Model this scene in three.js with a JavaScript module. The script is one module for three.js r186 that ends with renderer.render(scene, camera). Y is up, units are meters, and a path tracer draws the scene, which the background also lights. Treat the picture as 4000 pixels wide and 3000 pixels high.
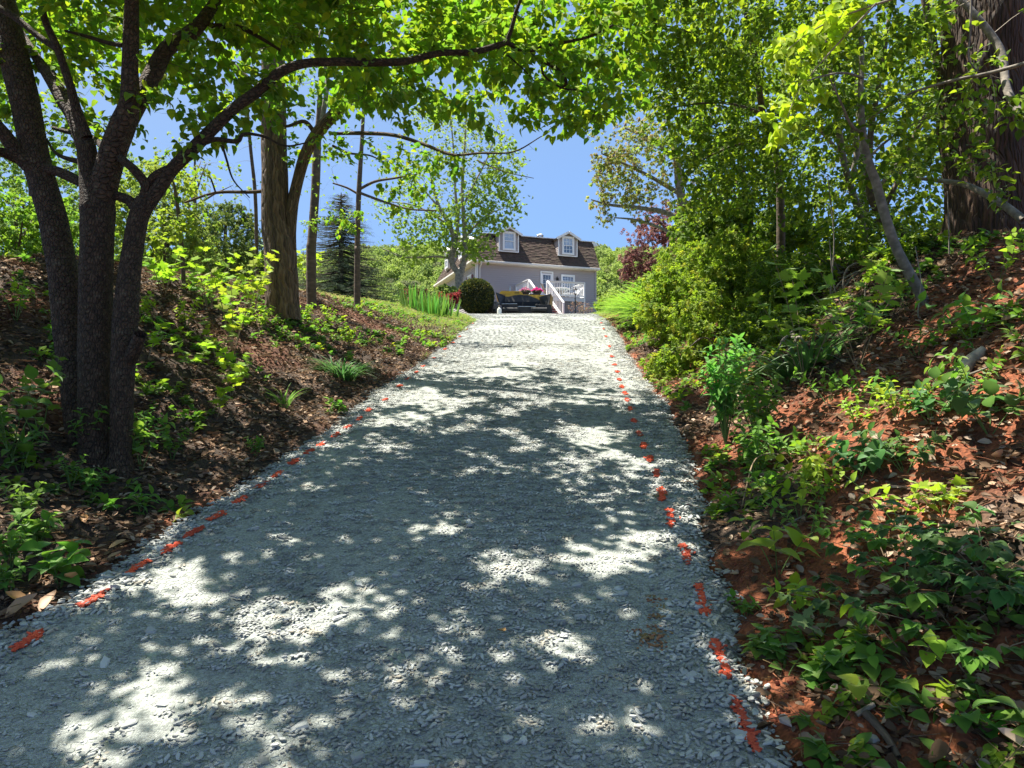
import * as THREE from 'three';
import { mergeGeometries } from 'three/addons/utils/BufferGeometryUtils.js';
import { RoundedBoxGeometry } from 'three/addons/geometries/RoundedBoxGeometry.js';
import { TextGeometry } from 'three/addons/geometries/TextGeometry.js';
import { FontLoader } from 'three/addons/loaders/FontLoader.js';

// ---------------------------------------------------------------- camera, sky, sun, exposure
const scene = new THREE.Scene();
const FPX = 2774, PITCH = Math.atan(70 / FPX), EYE = 1.6;            // focal length in pixels of the 4000 x 3000 photograph
const camera = new THREE.PerspectiveCamera(2 * Math.atan(1500 / FPX) * 180 / Math.PI, 4 / 3, 0.1, 3000);
camera.position.set(0, EYE, 0); camera.rotation.x = PITCH;
const renderer = new THREE.WebGLRenderer();
renderer.toneMapping = THREE.LinearToneMapping;
renderer.toneMappingExposure = 2.9;
renderer.shadowMap.enabled = true;

const SUN_EL = 66 * Math.PI / 180, SUN_AZ = [-0.9, 0.436];           // x, distance ahead
const sunDir = new THREE.Vector3(SUN_AZ[0] * Math.cos(SUN_EL), Math.sin(SUN_EL), -SUN_AZ[1] * Math.cos(SUN_EL)).normalize();
{
  const W = 512, H = 256, px = new Float32Array(W * H * 4);
  const mix = (a, b, t) => a + (b - a) * t;
  for (let j = 0; j < H; j++) for (let i = 0; i < W; i++) {
    const el = ((j + 0.5) / H - 0.5) * Math.PI, up = Math.sin(el), az = ((i + 0.5) / W - 0.5) * 2 * Math.PI;
    const dx = Math.cos(az) * Math.cos(el), dz = Math.sin(az) * Math.cos(el);
    const c = Math.max(0, dx * sunDir.x + up * sunDir.y + dz * sunDir.z), glow = 0.24 * c ** 3 + 0.4 * c ** 60;
    const t = Math.pow(Math.max(0, up), 0.5);
    const col = up < 0 ? [0.07, 0.08, 0.045] : [mix(0.185, 0.075, t) + glow * 0.66, mix(0.340, 0.134, t) + glow * 0.50, mix(0.64, 0.262, t) + glow * 0.07];
    for (let k = 0; k < 3; k++) px[(j * W + i) * 4 + k] = col[k] * 0.79;
    px[(j * W + i) * 4 + 3] = 1;
  }
  const sky = new THREE.DataTexture(px, W, H, THREE.RGBAFormat, THREE.FloatType);
  sky.mapping = THREE.EquirectangularReflectionMapping; sky.magFilter = THREE.LinearFilter; sky.needsUpdate = true;
  scene.background = sky; scene.environment = sky;
  scene.backgroundIntensity = 1; scene.environmentIntensity = 1;
}
const sun = new THREE.DirectionalLight(new THREE.Color(1, 0.95, 0.85), 5);
sun.position.copy(sunDir).multiplyScalar(120).add(new THREE.Vector3(0, 0, -25)); sun.target.position.set(0, 0, -25);
sun.castShadow = true; sun.shadow.mapSize.set(4096, 4096);
Object.assign(sun.shadow.camera, { left: -50, right: 50, top: 60, bottom: -60, near: 1, far: 300 });
scene.add(sun, sun.target);

// ---------------------------------------------------------------- random numbers, noise, helpers
const V = (x, y, z) => new THREE.Vector3(x, y, z);
function rng(seed) { let a = seed >>> 0; return () => { a = (a + 0x6d2b79f5) | 0; let t = Math.imul(a ^ (a >>> 15), 1 | a); t = (t + Math.imul(t ^ (t >>> 7), 61 | t)) ^ t; return ((t ^ (t >>> 14)) >>> 0) / 4294967296; }; }
let rand = rng(7);
const rr = (a, b) => a + (b - a) * rand(), pick = (a) => a[Math.floor(rand() * a.length)], gauss = () => (rand() + rand() + rand() + rand() - 2) * 1.0;
const hash = (x, y, z) => { let h = Math.imul(x, 374761393) ^ Math.imul(y, 668265263) ^ Math.imul(z, 2147483647 ^ 0x5bd1e995); h = Math.imul(h ^ (h >>> 13), 1274126177); return ((h ^ (h >>> 16)) >>> 0) / 4294967296; };
const sm = (t) => t * t * (3 - 2 * t), lerp = (a, b, t) => a + (b - a) * t, clamp = (x, a = 0, b = 1) => Math.min(b, Math.max(a, x));
const sstep = (a, b, x) => sm(clamp((x - a) / (b - a)));
function noise(x, y, z = 0) {
  const i = Math.floor(x), j = Math.floor(y), k = Math.floor(z), u = sm(x - i), v = sm(y - j), w = sm(z - k);
  const l = (c) => lerp(lerp(hash(i, j, c), hash(i + 1, j, c), u), lerp(hash(i, j + 1, c), hash(i + 1, j + 1, c), u), v);
  return lerp(l(k), l(k + 1), w) * 2 - 1;
}
const fbm = (x, y, o = 4) => { let s = 0, a = 0.5; for (let i = 0; i < o; i++, a *= 0.5, x = x * 2.03 + 17.1, y = y * 2.03 + 5.7) s += a * noise(x, y, i); return s; };
const piece = (t) => (x) => { if (x <= t[0][0]) return t[0][1]; for (let i = 1; i < t.length; i++) if (x <= t[i][0]) return lerp(t[i - 1][1], t[i][1], (x - t[i - 1][0]) / (t[i][0] - t[i - 1][0])); return t[t.length - 1][1]; };

// a pixel of the 4000 x 3000 photograph and a distance ahead -> a point of the place
function at(px, py, d) {
  const a = (px - 2000) / FPX, b = (1500 - py) / FPX, c = Math.cos(PITCH), s = Math.sin(PITCH), k = d / (c - b * s);
  return V(a * k, EYE + (b * c + s) * k, -d);
}
const used = {};
function numbered(name) { used[name] = (used[name] ?? -1) + 1; return used[name] ? name + '_' + String(used[name]).padStart(3, '0') : name; }
function shade(o) { o.traverse((m) => { if (m.isMesh) { m.castShadow = true; m.receiveShadow = true; } }); return o; }
function tag(o, label, category, group, kind) {
  if (label) o.userData.label = label;
  if (category) o.userData.category = category;
  if (group) o.userData.group = group;
  if (kind) o.userData.kind = kind;
  return o;
}
function thing(name, label, category, pos = V(0, 0, 0), turn = 0, group) {
  const o = new THREE.Group(); o.name = numbered(name); o.position.copy(pos); o.rotation.y = turn; scene.add(o);
  return tag(o, label, category, group);
}
function part(name, geo, mat, parent, label) {
  const list = Array.isArray(geo) ? geo : [geo], g = list.length === 1 ? list[0] : mergeGeometries(list.map(plain));
  const m = new THREE.Mesh(g, mat); m.name = name; parent.add(m);
  if (label) m.userData.label = label;
  return m;
}
const plain = (g) => { const o = g.index ? g.toNonIndexed() : g; for (const n of Object.keys(o.attributes)) if (!['position', 'normal', 'uv', 'color'].includes(n)) o.deleteAttribute(n); return o; };
const box = (w, h, d, x = 0, y = 0, z = 0) => new THREE.BoxGeometry(w, h, d).translate(x, y, z);
const rbox = (w, h, d, r, x = 0, y = 0, z = 0) => new RoundedBoxGeometry(w, h, d, 2, r).translate(x, y, z);
const cyl = (r0, r1, h, x = 0, y = 0, z = 0, n = 12) => new THREE.CylinderGeometry(r1, r0, h, n).translate(x, y + h / 2, z);
function bar(a, b, w, h) {                                           // a beam from a to b
  const g = new THREE.BoxGeometry(w, h, a.distanceTo(b)), m = new THREE.Matrix4().lookAt(a, b, V(0, 1, 0));
  return g.applyMatrix4(m.setPosition(a.clone().add(b).multiplyScalar(0.5)));
}
function slab(p, t) {                                                // a plate over four corners, t thick
  const n = p[1].clone().sub(p[0]).cross(p[3].clone().sub(p[0])).normalize().multiplyScalar(t / 2);
  const v = [...p.map((q) => q.clone().add(n)), ...p.map((q) => q.clone().sub(n))], f = [[0, 1, 2, 3], [7, 6, 5, 4], [0, 4, 5, 1], [1, 5, 6, 2], [2, 6, 7, 3], [3, 7, 4, 0]], pos = [], uv = [];
  for (const [a, b, c, d] of f) for (const k of [a, b, c, a, c, d]) { pos.push(v[k].x, v[k].y, v[k].z); uv.push(v[k].x, v[k].y); }
  const g = new THREE.BufferGeometry(); g.setAttribute('position', new THREE.Float32BufferAttribute(pos, 3)); g.setAttribute('uv', new THREE.Float32BufferAttribute(uv, 2)); g.computeVertexNormals();
  return g;
}
function tinted(g, fn) {                                             // vertex colours, fn(x, y, z) -> [r, g, b]
  const p = g.attributes.position, c = new Float32Array(p.count * 3);
  for (let i = 0; i < p.count; i++) c.set(fn(p.getX(i), p.getY(i), p.getZ(i), i), i * 3);
  g.setAttribute('color', new THREE.BufferAttribute(c, 3)); return g;
}
// a tapering limb through points, radii at the points
function tube(pts, rad, ring = 8, sub = 6, jit = 0, tile = 0.4) {
  const n = (pts.length - 1) * sub, curve = pts.length > 2 ? new THREE.CatmullRomCurve3(pts, false, 'centripetal') : new THREE.LineCurve3(pts[0], pts[1]);
  const P = [], pos = [], nor = [], uv = [], idx = [];
  for (let i = 0; i <= n; i++) P.push(curve.getPoint(i / n));
  let N = null, len = 0; const rm = rad.reduce((a, b) => a + b) / rad.length, wraps = Math.max(1, Math.round(2 * Math.PI * rm / tile)), seed = pts[0].x * 7 + pts[0].z * 3;
  for (let i = 0; i <= n; i++) {
    const T = P[Math.min(n, i + 1)].clone().sub(P[Math.max(0, i - 1)]).normalize();
    if (!N) N = Math.abs(T.y) > 0.8 ? V(1, 0, 0) : V(0, 1, 0);
    N.addScaledVector(T, -N.dot(T)).normalize(); const B = T.clone().cross(N);
    const u = i / n * (rad.length - 1), k = Math.min(rad.length - 2, Math.floor(u)), r = lerp(rad[k], rad[k + 1], u - k);
    if (i) len += P[i].distanceTo(P[i - 1]);
    for (let j = 0; j <= ring; j++) {
      const a = (j % ring) / ring * 2 * Math.PI, q = jit ? 1 + jit * (noise(Math.cos(a) * 1.4 + seed, Math.sin(a) * 1.4, len * 2.2) + 0.5 * noise(Math.cos(a) * 4 + seed, Math.sin(a) * 4, len * 6)) : 1;
      const e = N.clone().multiplyScalar(Math.cos(a)).addScaledVector(B, Math.sin(a));
      pos.push(P[i].x + e.x * r * q, P[i].y + e.y * r * q, P[i].z + e.z * r * q); nor.push(e.x, e.y, e.z); uv.push(j / ring * wraps, len / tile);
    }
  }
  for (let i = 0; i < n; i++) for (let j = 0; j < ring; j++) { const a = i * (ring + 1) + j, b = a + ring + 1; idx.push(a, a + 1, b, a + 1, b + 1, b); }
  const g = new THREE.BufferGeometry();
  g.setAttribute('position', new THREE.Float32BufferAttribute(pos, 3)); g.setAttribute('normal', new THREE.Float32BufferAttribute(nor, 3)); g.setAttribute('uv', new THREE.Float32BufferAttribute(uv, 2)); g.setIndex(idx);
  if (jit) { g.computeVertexNormals(); const nn = g.attributes.normal; for (let i = 0; i <= n; i++) { const a = i * (ring + 1), b = a + ring; const x = nn.getX(a) + nn.getX(b), y = nn.getY(a) + nn.getY(b), z = nn.getZ(a) + nn.getZ(b), l = Math.hypot(x, y, z) || 1; for (const k of [a, b]) nn.setXYZ(k, x / l, y / l, z / l); } }
  return g;
}

// ---------------------------------------------------------------- textures
function texture(n, fn, { srgb = false } = {}) {                     // fn(u, v) -> [r, g, b] in 0..1, sRGB values for colour maps
  const d = new Uint8Array(n * n * 4);
  for (let j = 0; j < n; j++) for (let i = 0; i < n; i++) { const c = fn(i / n, j / n); for (let k = 0; k < 3; k++) d[(j * n + i) * 4 + k] = clamp(c[k] ?? c[0]) * 255; d[(j * n + i) * 4 + 3] = 255; }
  const t = new THREE.DataTexture(d, n, n); t.wrapS = t.wrapT = THREE.RepeatWrapping; t.magFilter = THREE.LinearFilter; t.minFilter = THREE.LinearMipmapLinearFilter; t.generateMipmaps = true; t.needsUpdate = true;
  if (srgb) t.colorSpace = THREE.SRGBColorSpace;
  return t;
}
function tileNoise(u, v, n, m, s) {                                  // value noise that repeats over the unit square
  const x = u * n, y = v * m, i = Math.floor(x), j = Math.floor(y), a = sm(x - i), b = sm(y - j), h = (p, q) => hash(((p % n) + n) % n, ((q % m) + m) % m, s);
  return lerp(lerp(h(i, j), h(i + 1, j), a), lerp(h(i, j + 1), h(i + 1, j + 1), a), b);
}
const tileFbm = (u, v, n, m, s, o = 4) => { let t = 0, a = 0.5, w = 0; for (let i = 0; i < o; i++, n *= 2, m *= 2, a *= 0.5) { t += a * tileNoise(u, v, n, m, s + i); w += a; } return t / w; };
function cells(u, v, n, m, s, jitter = 0.9) {                        // nearest and second distance, id of the nearest cell
  const x = u * n, y = v * m, i = Math.floor(x), j = Math.floor(y); let f1 = 9, f2 = 9, id = 0;
  for (let q = -1; q <= 1; q++) for (let p = -1; p <= 1; p++) {
    const a = (((i + p) % n) + n) % n, b = (((j + q) % m) + m) % m, cx = i + p + 0.5 + (hash(a, b, s) - 0.5) * jitter, cy = j + q + 0.5 + (hash(a, b, s + 1) - 0.5) * jitter, d = Math.hypot(cx - x, cy - y);
    if (d < f1) { f2 = f1; f1 = d; id = a * 131 + b; } else if (d < f2) f2 = d;
  }
  return [f1, f2, id];
}
// both a colour map and a height map from one function: fn -> [height, r, g, b]
function pair(n, fn) {
  const c = new Float32Array(n * n * 4);
  for (let j = 0; j < n; j++) for (let i = 0; i < n; i++) c.set(fn(i / n, j / n), (j * n + i) * 4);
  const g = (k) => (u, v) => { const o = (Math.round(v * n) * n + Math.round(u * n)) * 4; return k ? [c[o + 1], c[o + 2], c[o + 3]] : [c[o]]; };
  return { map: texture(n, g(1), { srgb: true }), bumpMap: texture(n, g(0)) };
}
const barkBlocky = pair(384, (u, v) => {                              // small upright plates (the near tree)
  const w = tileFbm(u, v, 5, 5, 30) * 0.10, [f1, f2, id] = cells(u + w, v + w, 13, 7, 3), e = clamp((f2 - f1) * 3.2), g = tileFbm(u, v, 24, 24, 9), k = hash(id, 4, 4);
  const l = 0.36 + 0.16 * k + 0.22 * (g - 0.5), li = sstep(0.60, 0.72, tileFbm(u, v, 4, 4, 60)) * (g > 0.45 ? 1 : 0.3);
  return [e * 0.8 + g * 0.2, lerp(l * 1.02, 0.62, li * 0.6), lerp(l * 0.86, 0.63, li * 0.6), lerp(l * 0.72, 0.56, li * 0.6)];
});
const barkShaggy = pair(384, (u, v) => {                              // long vertical strips
  const w = tileFbm(u, v, 4, 3, 12) * 0.12, [f1, f2, id] = cells(u + w, v, 15, 2, 21, 1), e = clamp((f2 - f1) * 2.4), g = tileFbm(u, v, 40, 5, 8), k = hash(id, 2, 9), l = 0.40 + 0.18 * k + 0.3 * (g - 0.5);
  return [e * 0.6 + g * 0.4, l * 1.02, l * 0.88, l * 0.74];
});
const barkSmooth = pair(256, (u, v) => { const g = tileFbm(u, v, 6, 12, 4, 5), s = tileFbm(u, v, 3, 5, 40, 3), l = 0.46 + 0.3 * (g - 0.5) + 0.25 * (s - 0.5); return [g, l, l * 0.95, l * 0.88]; });
const soilTex = pair(512, (u, v) => { const g = tileFbm(u, v, 10, 10, 3, 6), h = tileNoise(u, v, 170, 170, 5), l = 0.62 + 0.5 * (g - 0.5) + 0.22 * (h - 0.5); return [g * 0.6 + h * 0.4, l, l, l]; });
const gravelTex = pair(1024, (u, v) => {
  const w = tileFbm(u, v, 20, 20, 70, 2) * 0.012, [f1, f2, id] = cells(u + w, v - w, 84, 96, 7), [g1, g2, id2] = cells(u, v + w, 190, 200, 17);
  const fine = tileFbm(u, v, 4, 4, 90, 4), big = hash(id, 3, 1) > 0.55 + (fine - 0.5) * 1.4, e = clamp((f2 - f1) * 3), k = hash(big ? id : id2, 5, 2), n = tileNoise(u, v, 300, 300, 2);
  const h = big ? 0.35 + 0.5 * e * (0.5 + 0.5 * hash(id, 8, 8)) : 0.2 + 0.18 * clamp((g2 - g1) * 3), l = (big ? 0.67 : 0.69) + 0.17 * (k - 0.5) + 0.08 * (n - 0.5);
  return [h, l * 0.84, l * 0.86, l * 0.825];
});
const M = {};
const std = (o) => new THREE.MeshStandardMaterial({ roughness: 0.9, metalness: 0, ...o });
const lin = (r, g, b) => new THREE.Color().setRGB(r, g, b);
M.barkNear = std({ ...barkBlocky, color: lin(0.40, 0.35, 0.30), bumpScale: 0.03 });
M.barkShaggy = std({ ...barkShaggy, color: lin(0.56, 0.50, 0.42), bumpScale: 0.04 });
M.barkRed = std({ ...barkShaggy, color: lin(0.27, 0.19, 0.14), bumpScale: 0.06 });
M.barkGrey = std({ ...barkSmooth, color: lin(0.85, 0.82, 0.78), bumpScale: 0.004 });
M.barkPale = std({ ...barkSmooth, color: lin(1.25, 1.2, 1.1), bumpScale: 0.004 });
M.barkDark = std({ ...barkSmooth, color: lin(0.45, 0.36, 0.28), bumpScale: 0.004 });
M.twig = std({ color: lin(0.11, 0.08, 0.06) });
M.twigPale = std({ color: lin(0.26, 0.22, 0.17) });
M.stemGreen = std({ color: lin(0.10, 0.17, 0.04) });
M.cane = std({ color: lin(0.24, 0.17, 0.10) });
const leafMat = (c, through = 0.5, o = {}) => new THREE.MeshPhysicalMaterial({ color: c, roughness: 0.95, transmission: through, thickness: 0, specularIntensity: 0.35, side: THREE.DoubleSide, ...o });
M.leaf = leafMat(lin(0.84, 0.84, 0.84), 0.62);
M.leafDense = leafMat(lin(0.84, 0.84, 0.84), 0.4);
M.needle = std({ color: lin(1, 1, 1) });
M.dry = leafMat(lin(1, 1, 1), 0.12, { specularIntensity: 0.1 });
M.stone = std({ color: lin(1, 1, 1), roughness: 0.88 });

// ---------------------------------------------------------------- leaf shapes: length 1 along +x, blade facing +y
function fan(rows) {                                                 // rows of [x, y of midrib, half width, y of edge]
  const pos = [], uv = [], idx = [];
  for (const [x, y, w, e] of rows) { pos.push(x, y, 0, x, e, w, x, e, -w); uv.push(x, 0.5, x, 0.5 + w, x, 0.5 - w); }
  for (let i = 0; i < rows.length - 1; i++) { const a = i * 3, b = a + 3; if (rows[i + 1][2]) idx.push(a, a + 1, b + 1, a, b + 2, a + 2); if (rows[i][2] || !rows[i + 1][2]) idx.push(a, b + 1, b, a, b, b + 2); else idx.push(a, b + 1, b, a, b, b + 2); }
  const g = new THREE.BufferGeometry(); g.setAttribute('position', new THREE.Float32BufferAttribute(pos, 3)); g.setAttribute('uv', new THREE.Float32BufferAttribute(uv, 2)); g.setIndex(idx); g.computeVertexNormals(); return g;
}
const ovate = (w = 0.3, droop = 0.16, fold = 0.35) => fan([[0, 0, 0.004, 0], [0.07, 0.02, w * 0.46, 0.02 + w * 0.4 * fold], [0.2, 0.03, w * 0.86, 0.03 + w * 0.86 * fold], [0.38, 0.03, w, 0.03 + w * fold], [0.58, -droop * 0.15, w * 0.88, -droop * 0.15 + w * 0.8 * fold], [0.76, -droop * 0.45, w * 0.56, -droop * 0.45 + w * 0.45 * fold], [0.9, -droop * 0.8, w * 0.2, -droop * 0.8 + w * 0.12 * fold], [1, -droop * 1.1, 0.003, -droop * 1.1]]);
const curled = (w, c) => fan([[0, 0.02, 0.01, 0.02], [0.2, 0.0, w * 0.8, 0.16 * c], [0.5, 0.05, w, 0.3 * c], [0.8, 0.14 * c, w * 0.6, 0.3 * c], [1, 0.3 * c, 0.01, 0.3 * c]]);
const blade = (w, bend) => { const r = []; for (let i = 0; i <= 6; i++) { const t = i / 6; r.push([t - bend * t * t * 0.35, -bend * t * t * 0.9, Math.max(0.002, w * Math.sin(Math.PI * Math.min(1, 0.35 + t * 0.65)) ** 0.8), -bend * t * t * 0.9 + w * 0.4 * (1 - t)]); } return fan(r); };
function lobed(droop = 0.12) {                                       // a five lobed maple leaf
  const o = [[0, 0.02], [0.10, 0.30], [0.02, 0.42], [0.22, 0.36], [0.30, 0.62], [0.40, 0.46], [0.56, 0.62], [0.55, 0.34], [0.60, 0.20], [0.74, 0.24], [0.78, 0.12], [1, 0]], pts = [...o, ...o.slice(1, -1).reverse().map(([x, z]) => [x, -z]), [0, -0.02]];
  const pos = [0.36, 0, 0], uv = [0.36, 0.5], idx = [];
  for (const [x, z] of pts) { pos.push(x, -droop * (x * x + z * z * 1.2) + 0.05 * Math.abs(z), z); uv.push(x, 0.5 + z); }
  for (let i = 1; i < pts.length; i++) idx.push(0, i, i + 1);
  const g = new THREE.BufferGeometry(); g.setAttribute('position', new THREE.Float32BufferAttribute(pos, 3)); g.setAttribute('uv', new THREE.Float32BufferAttribute(uv, 2)); g.setIndex(idx); g.computeVertexNormals(); return g;
}
const L = { ovate: ovate(), wide: ovate(0.38, 0.2), narrow: ovate(0.2, 0.25), lobed: lobed(), blade: blade(0.022, 0.25), bladeBent: blade(0.016, 0.75), iris: blade(0.035, 0.06), dryA: curled(0.26, 0.7), dryB: curled(0.34, 1.1) };
function basis(pos, dir, up, size, out = new THREE.Matrix4(), wide = 1) {
  const x = dir.clone().normalize(), z = x.clone().cross(up); if (z.lengthSq() < 1e-6) z.set(0, 0, 1); z.normalize(); const y = z.clone().cross(x);
  return out.makeBasis(x.multiplyScalar(size), y.multiplyScalar(size), z.multiplyScalar(size * wide)).setPosition(pos);
}
function sprig(leaf, n, seed, spread = 0.9) {                        // a few leaves round a short shoot, unit size
  const r = rng(seed), list = [];
  for (let i = 0; i < n; i++) { const t = i / n, a = i * 2.4 + r(); list.push(leaf.clone().applyMatrix4(basis(V(t * 0.6, (r() - 0.5) * 0.25, (r() - 0.5) * 0.25), V(0.4 + t * 0.6, Math.sin(a) * spread * 0.6, Math.cos(a) * spread), V(r() - 0.5, 1, r() - 0.5), 0.45 + 0.2 * r()))); }
  return mergeGeometries(list);
}
L.sprig = sprig(ovate(0.34, 0.2), 7, 3); L.sprigFine = sprig(ovate(0.26, 0.2), 10, 5); L.sprigMaple = sprig(lobed(), 5, 8);
// copies as one object; rows = [matrix, colour]
function swarm(name, geo, mat, rows, parent, kind = 'stuff') {
  const m = new THREE.InstancedMesh(geo, mat, rows.length); m.name = name;
  rows.forEach(([t, c], i) => { m.setMatrixAt(i, t); m.setColorAt(i, c); });
  if (kind) m.userData.kind = kind;
  (parent ?? scene).add(m); return m;
}

// ---------------------------------------------------------------- the lie of the land (x, distance ahead d)
function road(d) {                                                   // height of the drive's middle
  if (d < 16) return 0.195 * d;
  if (d < 30) { const t = d - 16; return 3.12 + 0.195 * t - 0.00275 * t * t; }
  if (d < 58) return 5.311 + 0.118 * (d - 30);
  return 8.615 - 0.16 * (Math.min(d, 170) - 58) + 0.0002 * (Math.min(d, 170) - 58) ** 2;
}
function roadHit(px, py) {                                           // where the ray of a pixel meets the drive
  let d = 1; for (; d < 29; d += 0.02) { if (at(px, py, d).y <= road(d)) break; } return [d, at(px, py, d).x];
}
const S = 4000 / 2212;                                               // pixel lists below were read off a view 2212 wide
const EL = [[0, 1385], [230, 1240], [480, 1085], [700, 940], [845, 830], [910, 790], [965, 750], [1005, 714], [1034, 692]].map(([x, y]) => roadHit(x * S, y * S));
const ER = [[1690, 1659], [1650, 1560], [1575, 1400], [1540, 1280], [1503, 1160], [1483, 1060], [1470, 960], [1422, 870], [1375, 800], [1340, 735], [1308, 692]].map(([x, y]) => roadHit(x * S, y * S));
EL.sort((a, b) => a[0] - b[0]); ER.sort((a, b) => a[0] - b[0]);
EL.unshift([-4, EL[0][1] - 0.25]); ER.unshift([-4, ER[0][1] - 0.1]); EL.push([30, -2.3], [36, -3.4], [40, -4]); ER.push([30, 3.3], [36, 3.9], [40, 4.2]);
const eL0 = piece(EL), eR0 = piece(ER);
const edgeL = (d) => eL0(d) + 0.05 * noise(d * 1.7, 3) + 0.03 * noise(d * 6, 8), edgeR = (d) => eR0(d) + 0.05 * noise(d * 1.7, 13) + 0.03 * noise(d * 6, 18);
const HL = piece([[-4, 1.0], [3, 1.25], [6, 1.5], [9, 1.65], [13, 1.2], [18, 0.75], [23, 0.45], [28, 0.15], [33, 0.05]]);
const HR = piece([[-4, 1.3], [3, 1.5], [5, 1.7], [8, 1.8], [14, 1.4], [20, 0.8], [27, 0.3], [33, 0.05]]);
function ground(x, d) {
  const el = edgeL(d) - x, er = x - edgeR(d); let y = road(d);
  if (el <= 0 && er <= 0 && d < 31) return y - 0.07;
  const e = Math.max(el, er), left = el > er, w = left ? 3.7 : 2.9, t = clamp(e / w);
  y += (left ? HL(d) : HR(d)) * (left ? sm(t) * 0.75 + t * 0.25 : sm(t) * 0.6 + t * 0.4) - 0.07 * (1 - sstep(0, 0.14, e)) * (d < 31 ? 1 : 0);
  if (e > w) y -= (left ? 0.10 : 0.035) * Math.min(e - w, 25) * sstep(0, 3, e - w) * (1 - 0.7 * sstep(14, 26, d)) + (d > 60 ? 0 : 0);
  const k = sstep(0, 0.5, e) * (1 - sstep(30, 60, d));
  return y + k * (0.16 * fbm(x * 0.7, d * 0.7, 3) + 0.075 * fbm(x * 3.1 + 9, d * 3.1, 3) + 0.03 * noise(x * 11, d * 11, 2));
}
const driveY = (x, d) => { const a = edgeL(d), b = edgeR(d), s = (x - a) / (b - a), rim = Math.min(x - a, b - x); return road(d) + 0.03 * (1 - (2 * s - 1) ** 2) + 0.012 * fbm(x * 2, d * 2, 3) - 0.012 * Math.exp(-(((s - 0.27) / 0.1) ** 2)) - 0.012 * Math.exp(-(((s - 0.74) / 0.1) ** 2)) - (rim < 0 ? Math.min(0.12, -rim * 0.8) : 0) + 0.015 * sstep(0.35, 0.1, rim); };
function groundHit(px, py) {
  let d = 1.2, q; for (; d < 70; d += 0.02) { q = at(px, py, d); if (q.y <= ground(q.x, d)) break; } q.y = ground(q.x, d); return q;
}
const onGround = (x, d, up = 0) => V(x, ground(x, d) + up, -d);

// ---- the ground: one sheet to the horizon, fine where it is near
const CLAY = [0.23, 0.07, 0.028], HUMUS = [0.07, 0.045, 0.03], GRASSY = [0.10, 0.13, 0.03], STRAW = [0.21, 0.17, 0.08];
const lawnAt = (x, d) => { const el = edgeL(d) - x, er = x - edgeR(d); return Math.max(sstep(14.5, 17.5, d + 0.8 * noise(x * 2, d * 2) - clamp(el - 1.3, 0, 4) * 0.7) * (el > 0 ? 1 : 0), (er > 0 ? sstep(22, 26, d) : 0)); };
const clayAt = (x, d) => { const el = edgeL(d) - x, er = x - edgeR(d), n = fbm(x * 0.9 + 40, d * 0.9, 4); return er > 0 ? clamp(sstep(-0.10, 0.16, n + 0.24 * sstep(0.6, 0.05, er) - 0.10)) : clamp(0.5 * sstep(0.18, 0.34, n) + 0.5 * sstep(0.5, 0.1, el) * sstep(-0.1, 0.2, n)); };
{
  const axis = (lo, hi, fine, end, grow) => { const a = []; for (let x = lo; x <= hi; x += fine) a.push(x); let s = fine; for (let x = hi + s; x < end; s *= grow, x += s) a.push(x); return a; };
  const right = axis(0, 6.5, 0.065, 700, 1.14), left = axis(0.065, 8, 0.065, 700, 1.14).map((x) => -x).reverse(), xs = [...left, ...right], ds = [-700, -300, -120, -50, -20, -10, -6, -4, -3, -2, -1, ...axis(0, 14, 0.07, 34, 1.012), ...axis(35, 60, 1, 900, 1.1)];
  const n = xs.length, m = ds.length, pos = new Float32Array(n * m * 3), uv = new Float32Array(n * m * 2), col = new Float32Array(n * m * 3), idx = [];
  for (let j = 0; j < m; j++) for (let i = 0; i < n; i++) {
    const x = xs[i], d = ds[j], o = j * n + i, y = ground(x, Math.max(-4, d)) - (d < -4 ? 0.02 * (-4 - d) : 0);
    pos.set([x, Math.max(-14, y), -d], o * 3); uv.set([x / 1.4, d / 1.4], o * 2);
    const c = clayAt(x, d), g = lawnAt(x, d), f = fbm(x * 3, d * 3, 3);
    for (let k = 0; k < 3; k++) col[o * 3 + k] = lerp(lerp(HUMUS[k], CLAY[k], c), lerp(GRASSY[k], STRAW[k], clamp(0.5 + f)), g) * (1 + 0.25 * f) * 2.2;
  }
  for (let j = 0; j < m - 1; j++) for (let i = 0; i < n - 1; i++) { const a = j * n + i; idx.push(a, a + 1, a + n + 1, a, a + n + 1, a + n); }
  const g = new THREE.BufferGeometry(); g.setAttribute('position', new THREE.BufferAttribute(pos, 3)); g.setAttribute('uv', new THREE.BufferAttribute(uv, 2)); g.setAttribute('color', new THREE.BufferAttribute(col, 3)); g.setIndex(idx); g.computeVertexNormals();
  const o = new THREE.Mesh(g, std({ ...soilTex, vertexColors: true, bumpScale: 0.02, roughness: 1 })); o.name = 'ground'; o.userData.kind = 'structure'; scene.add(o);
}

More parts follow.
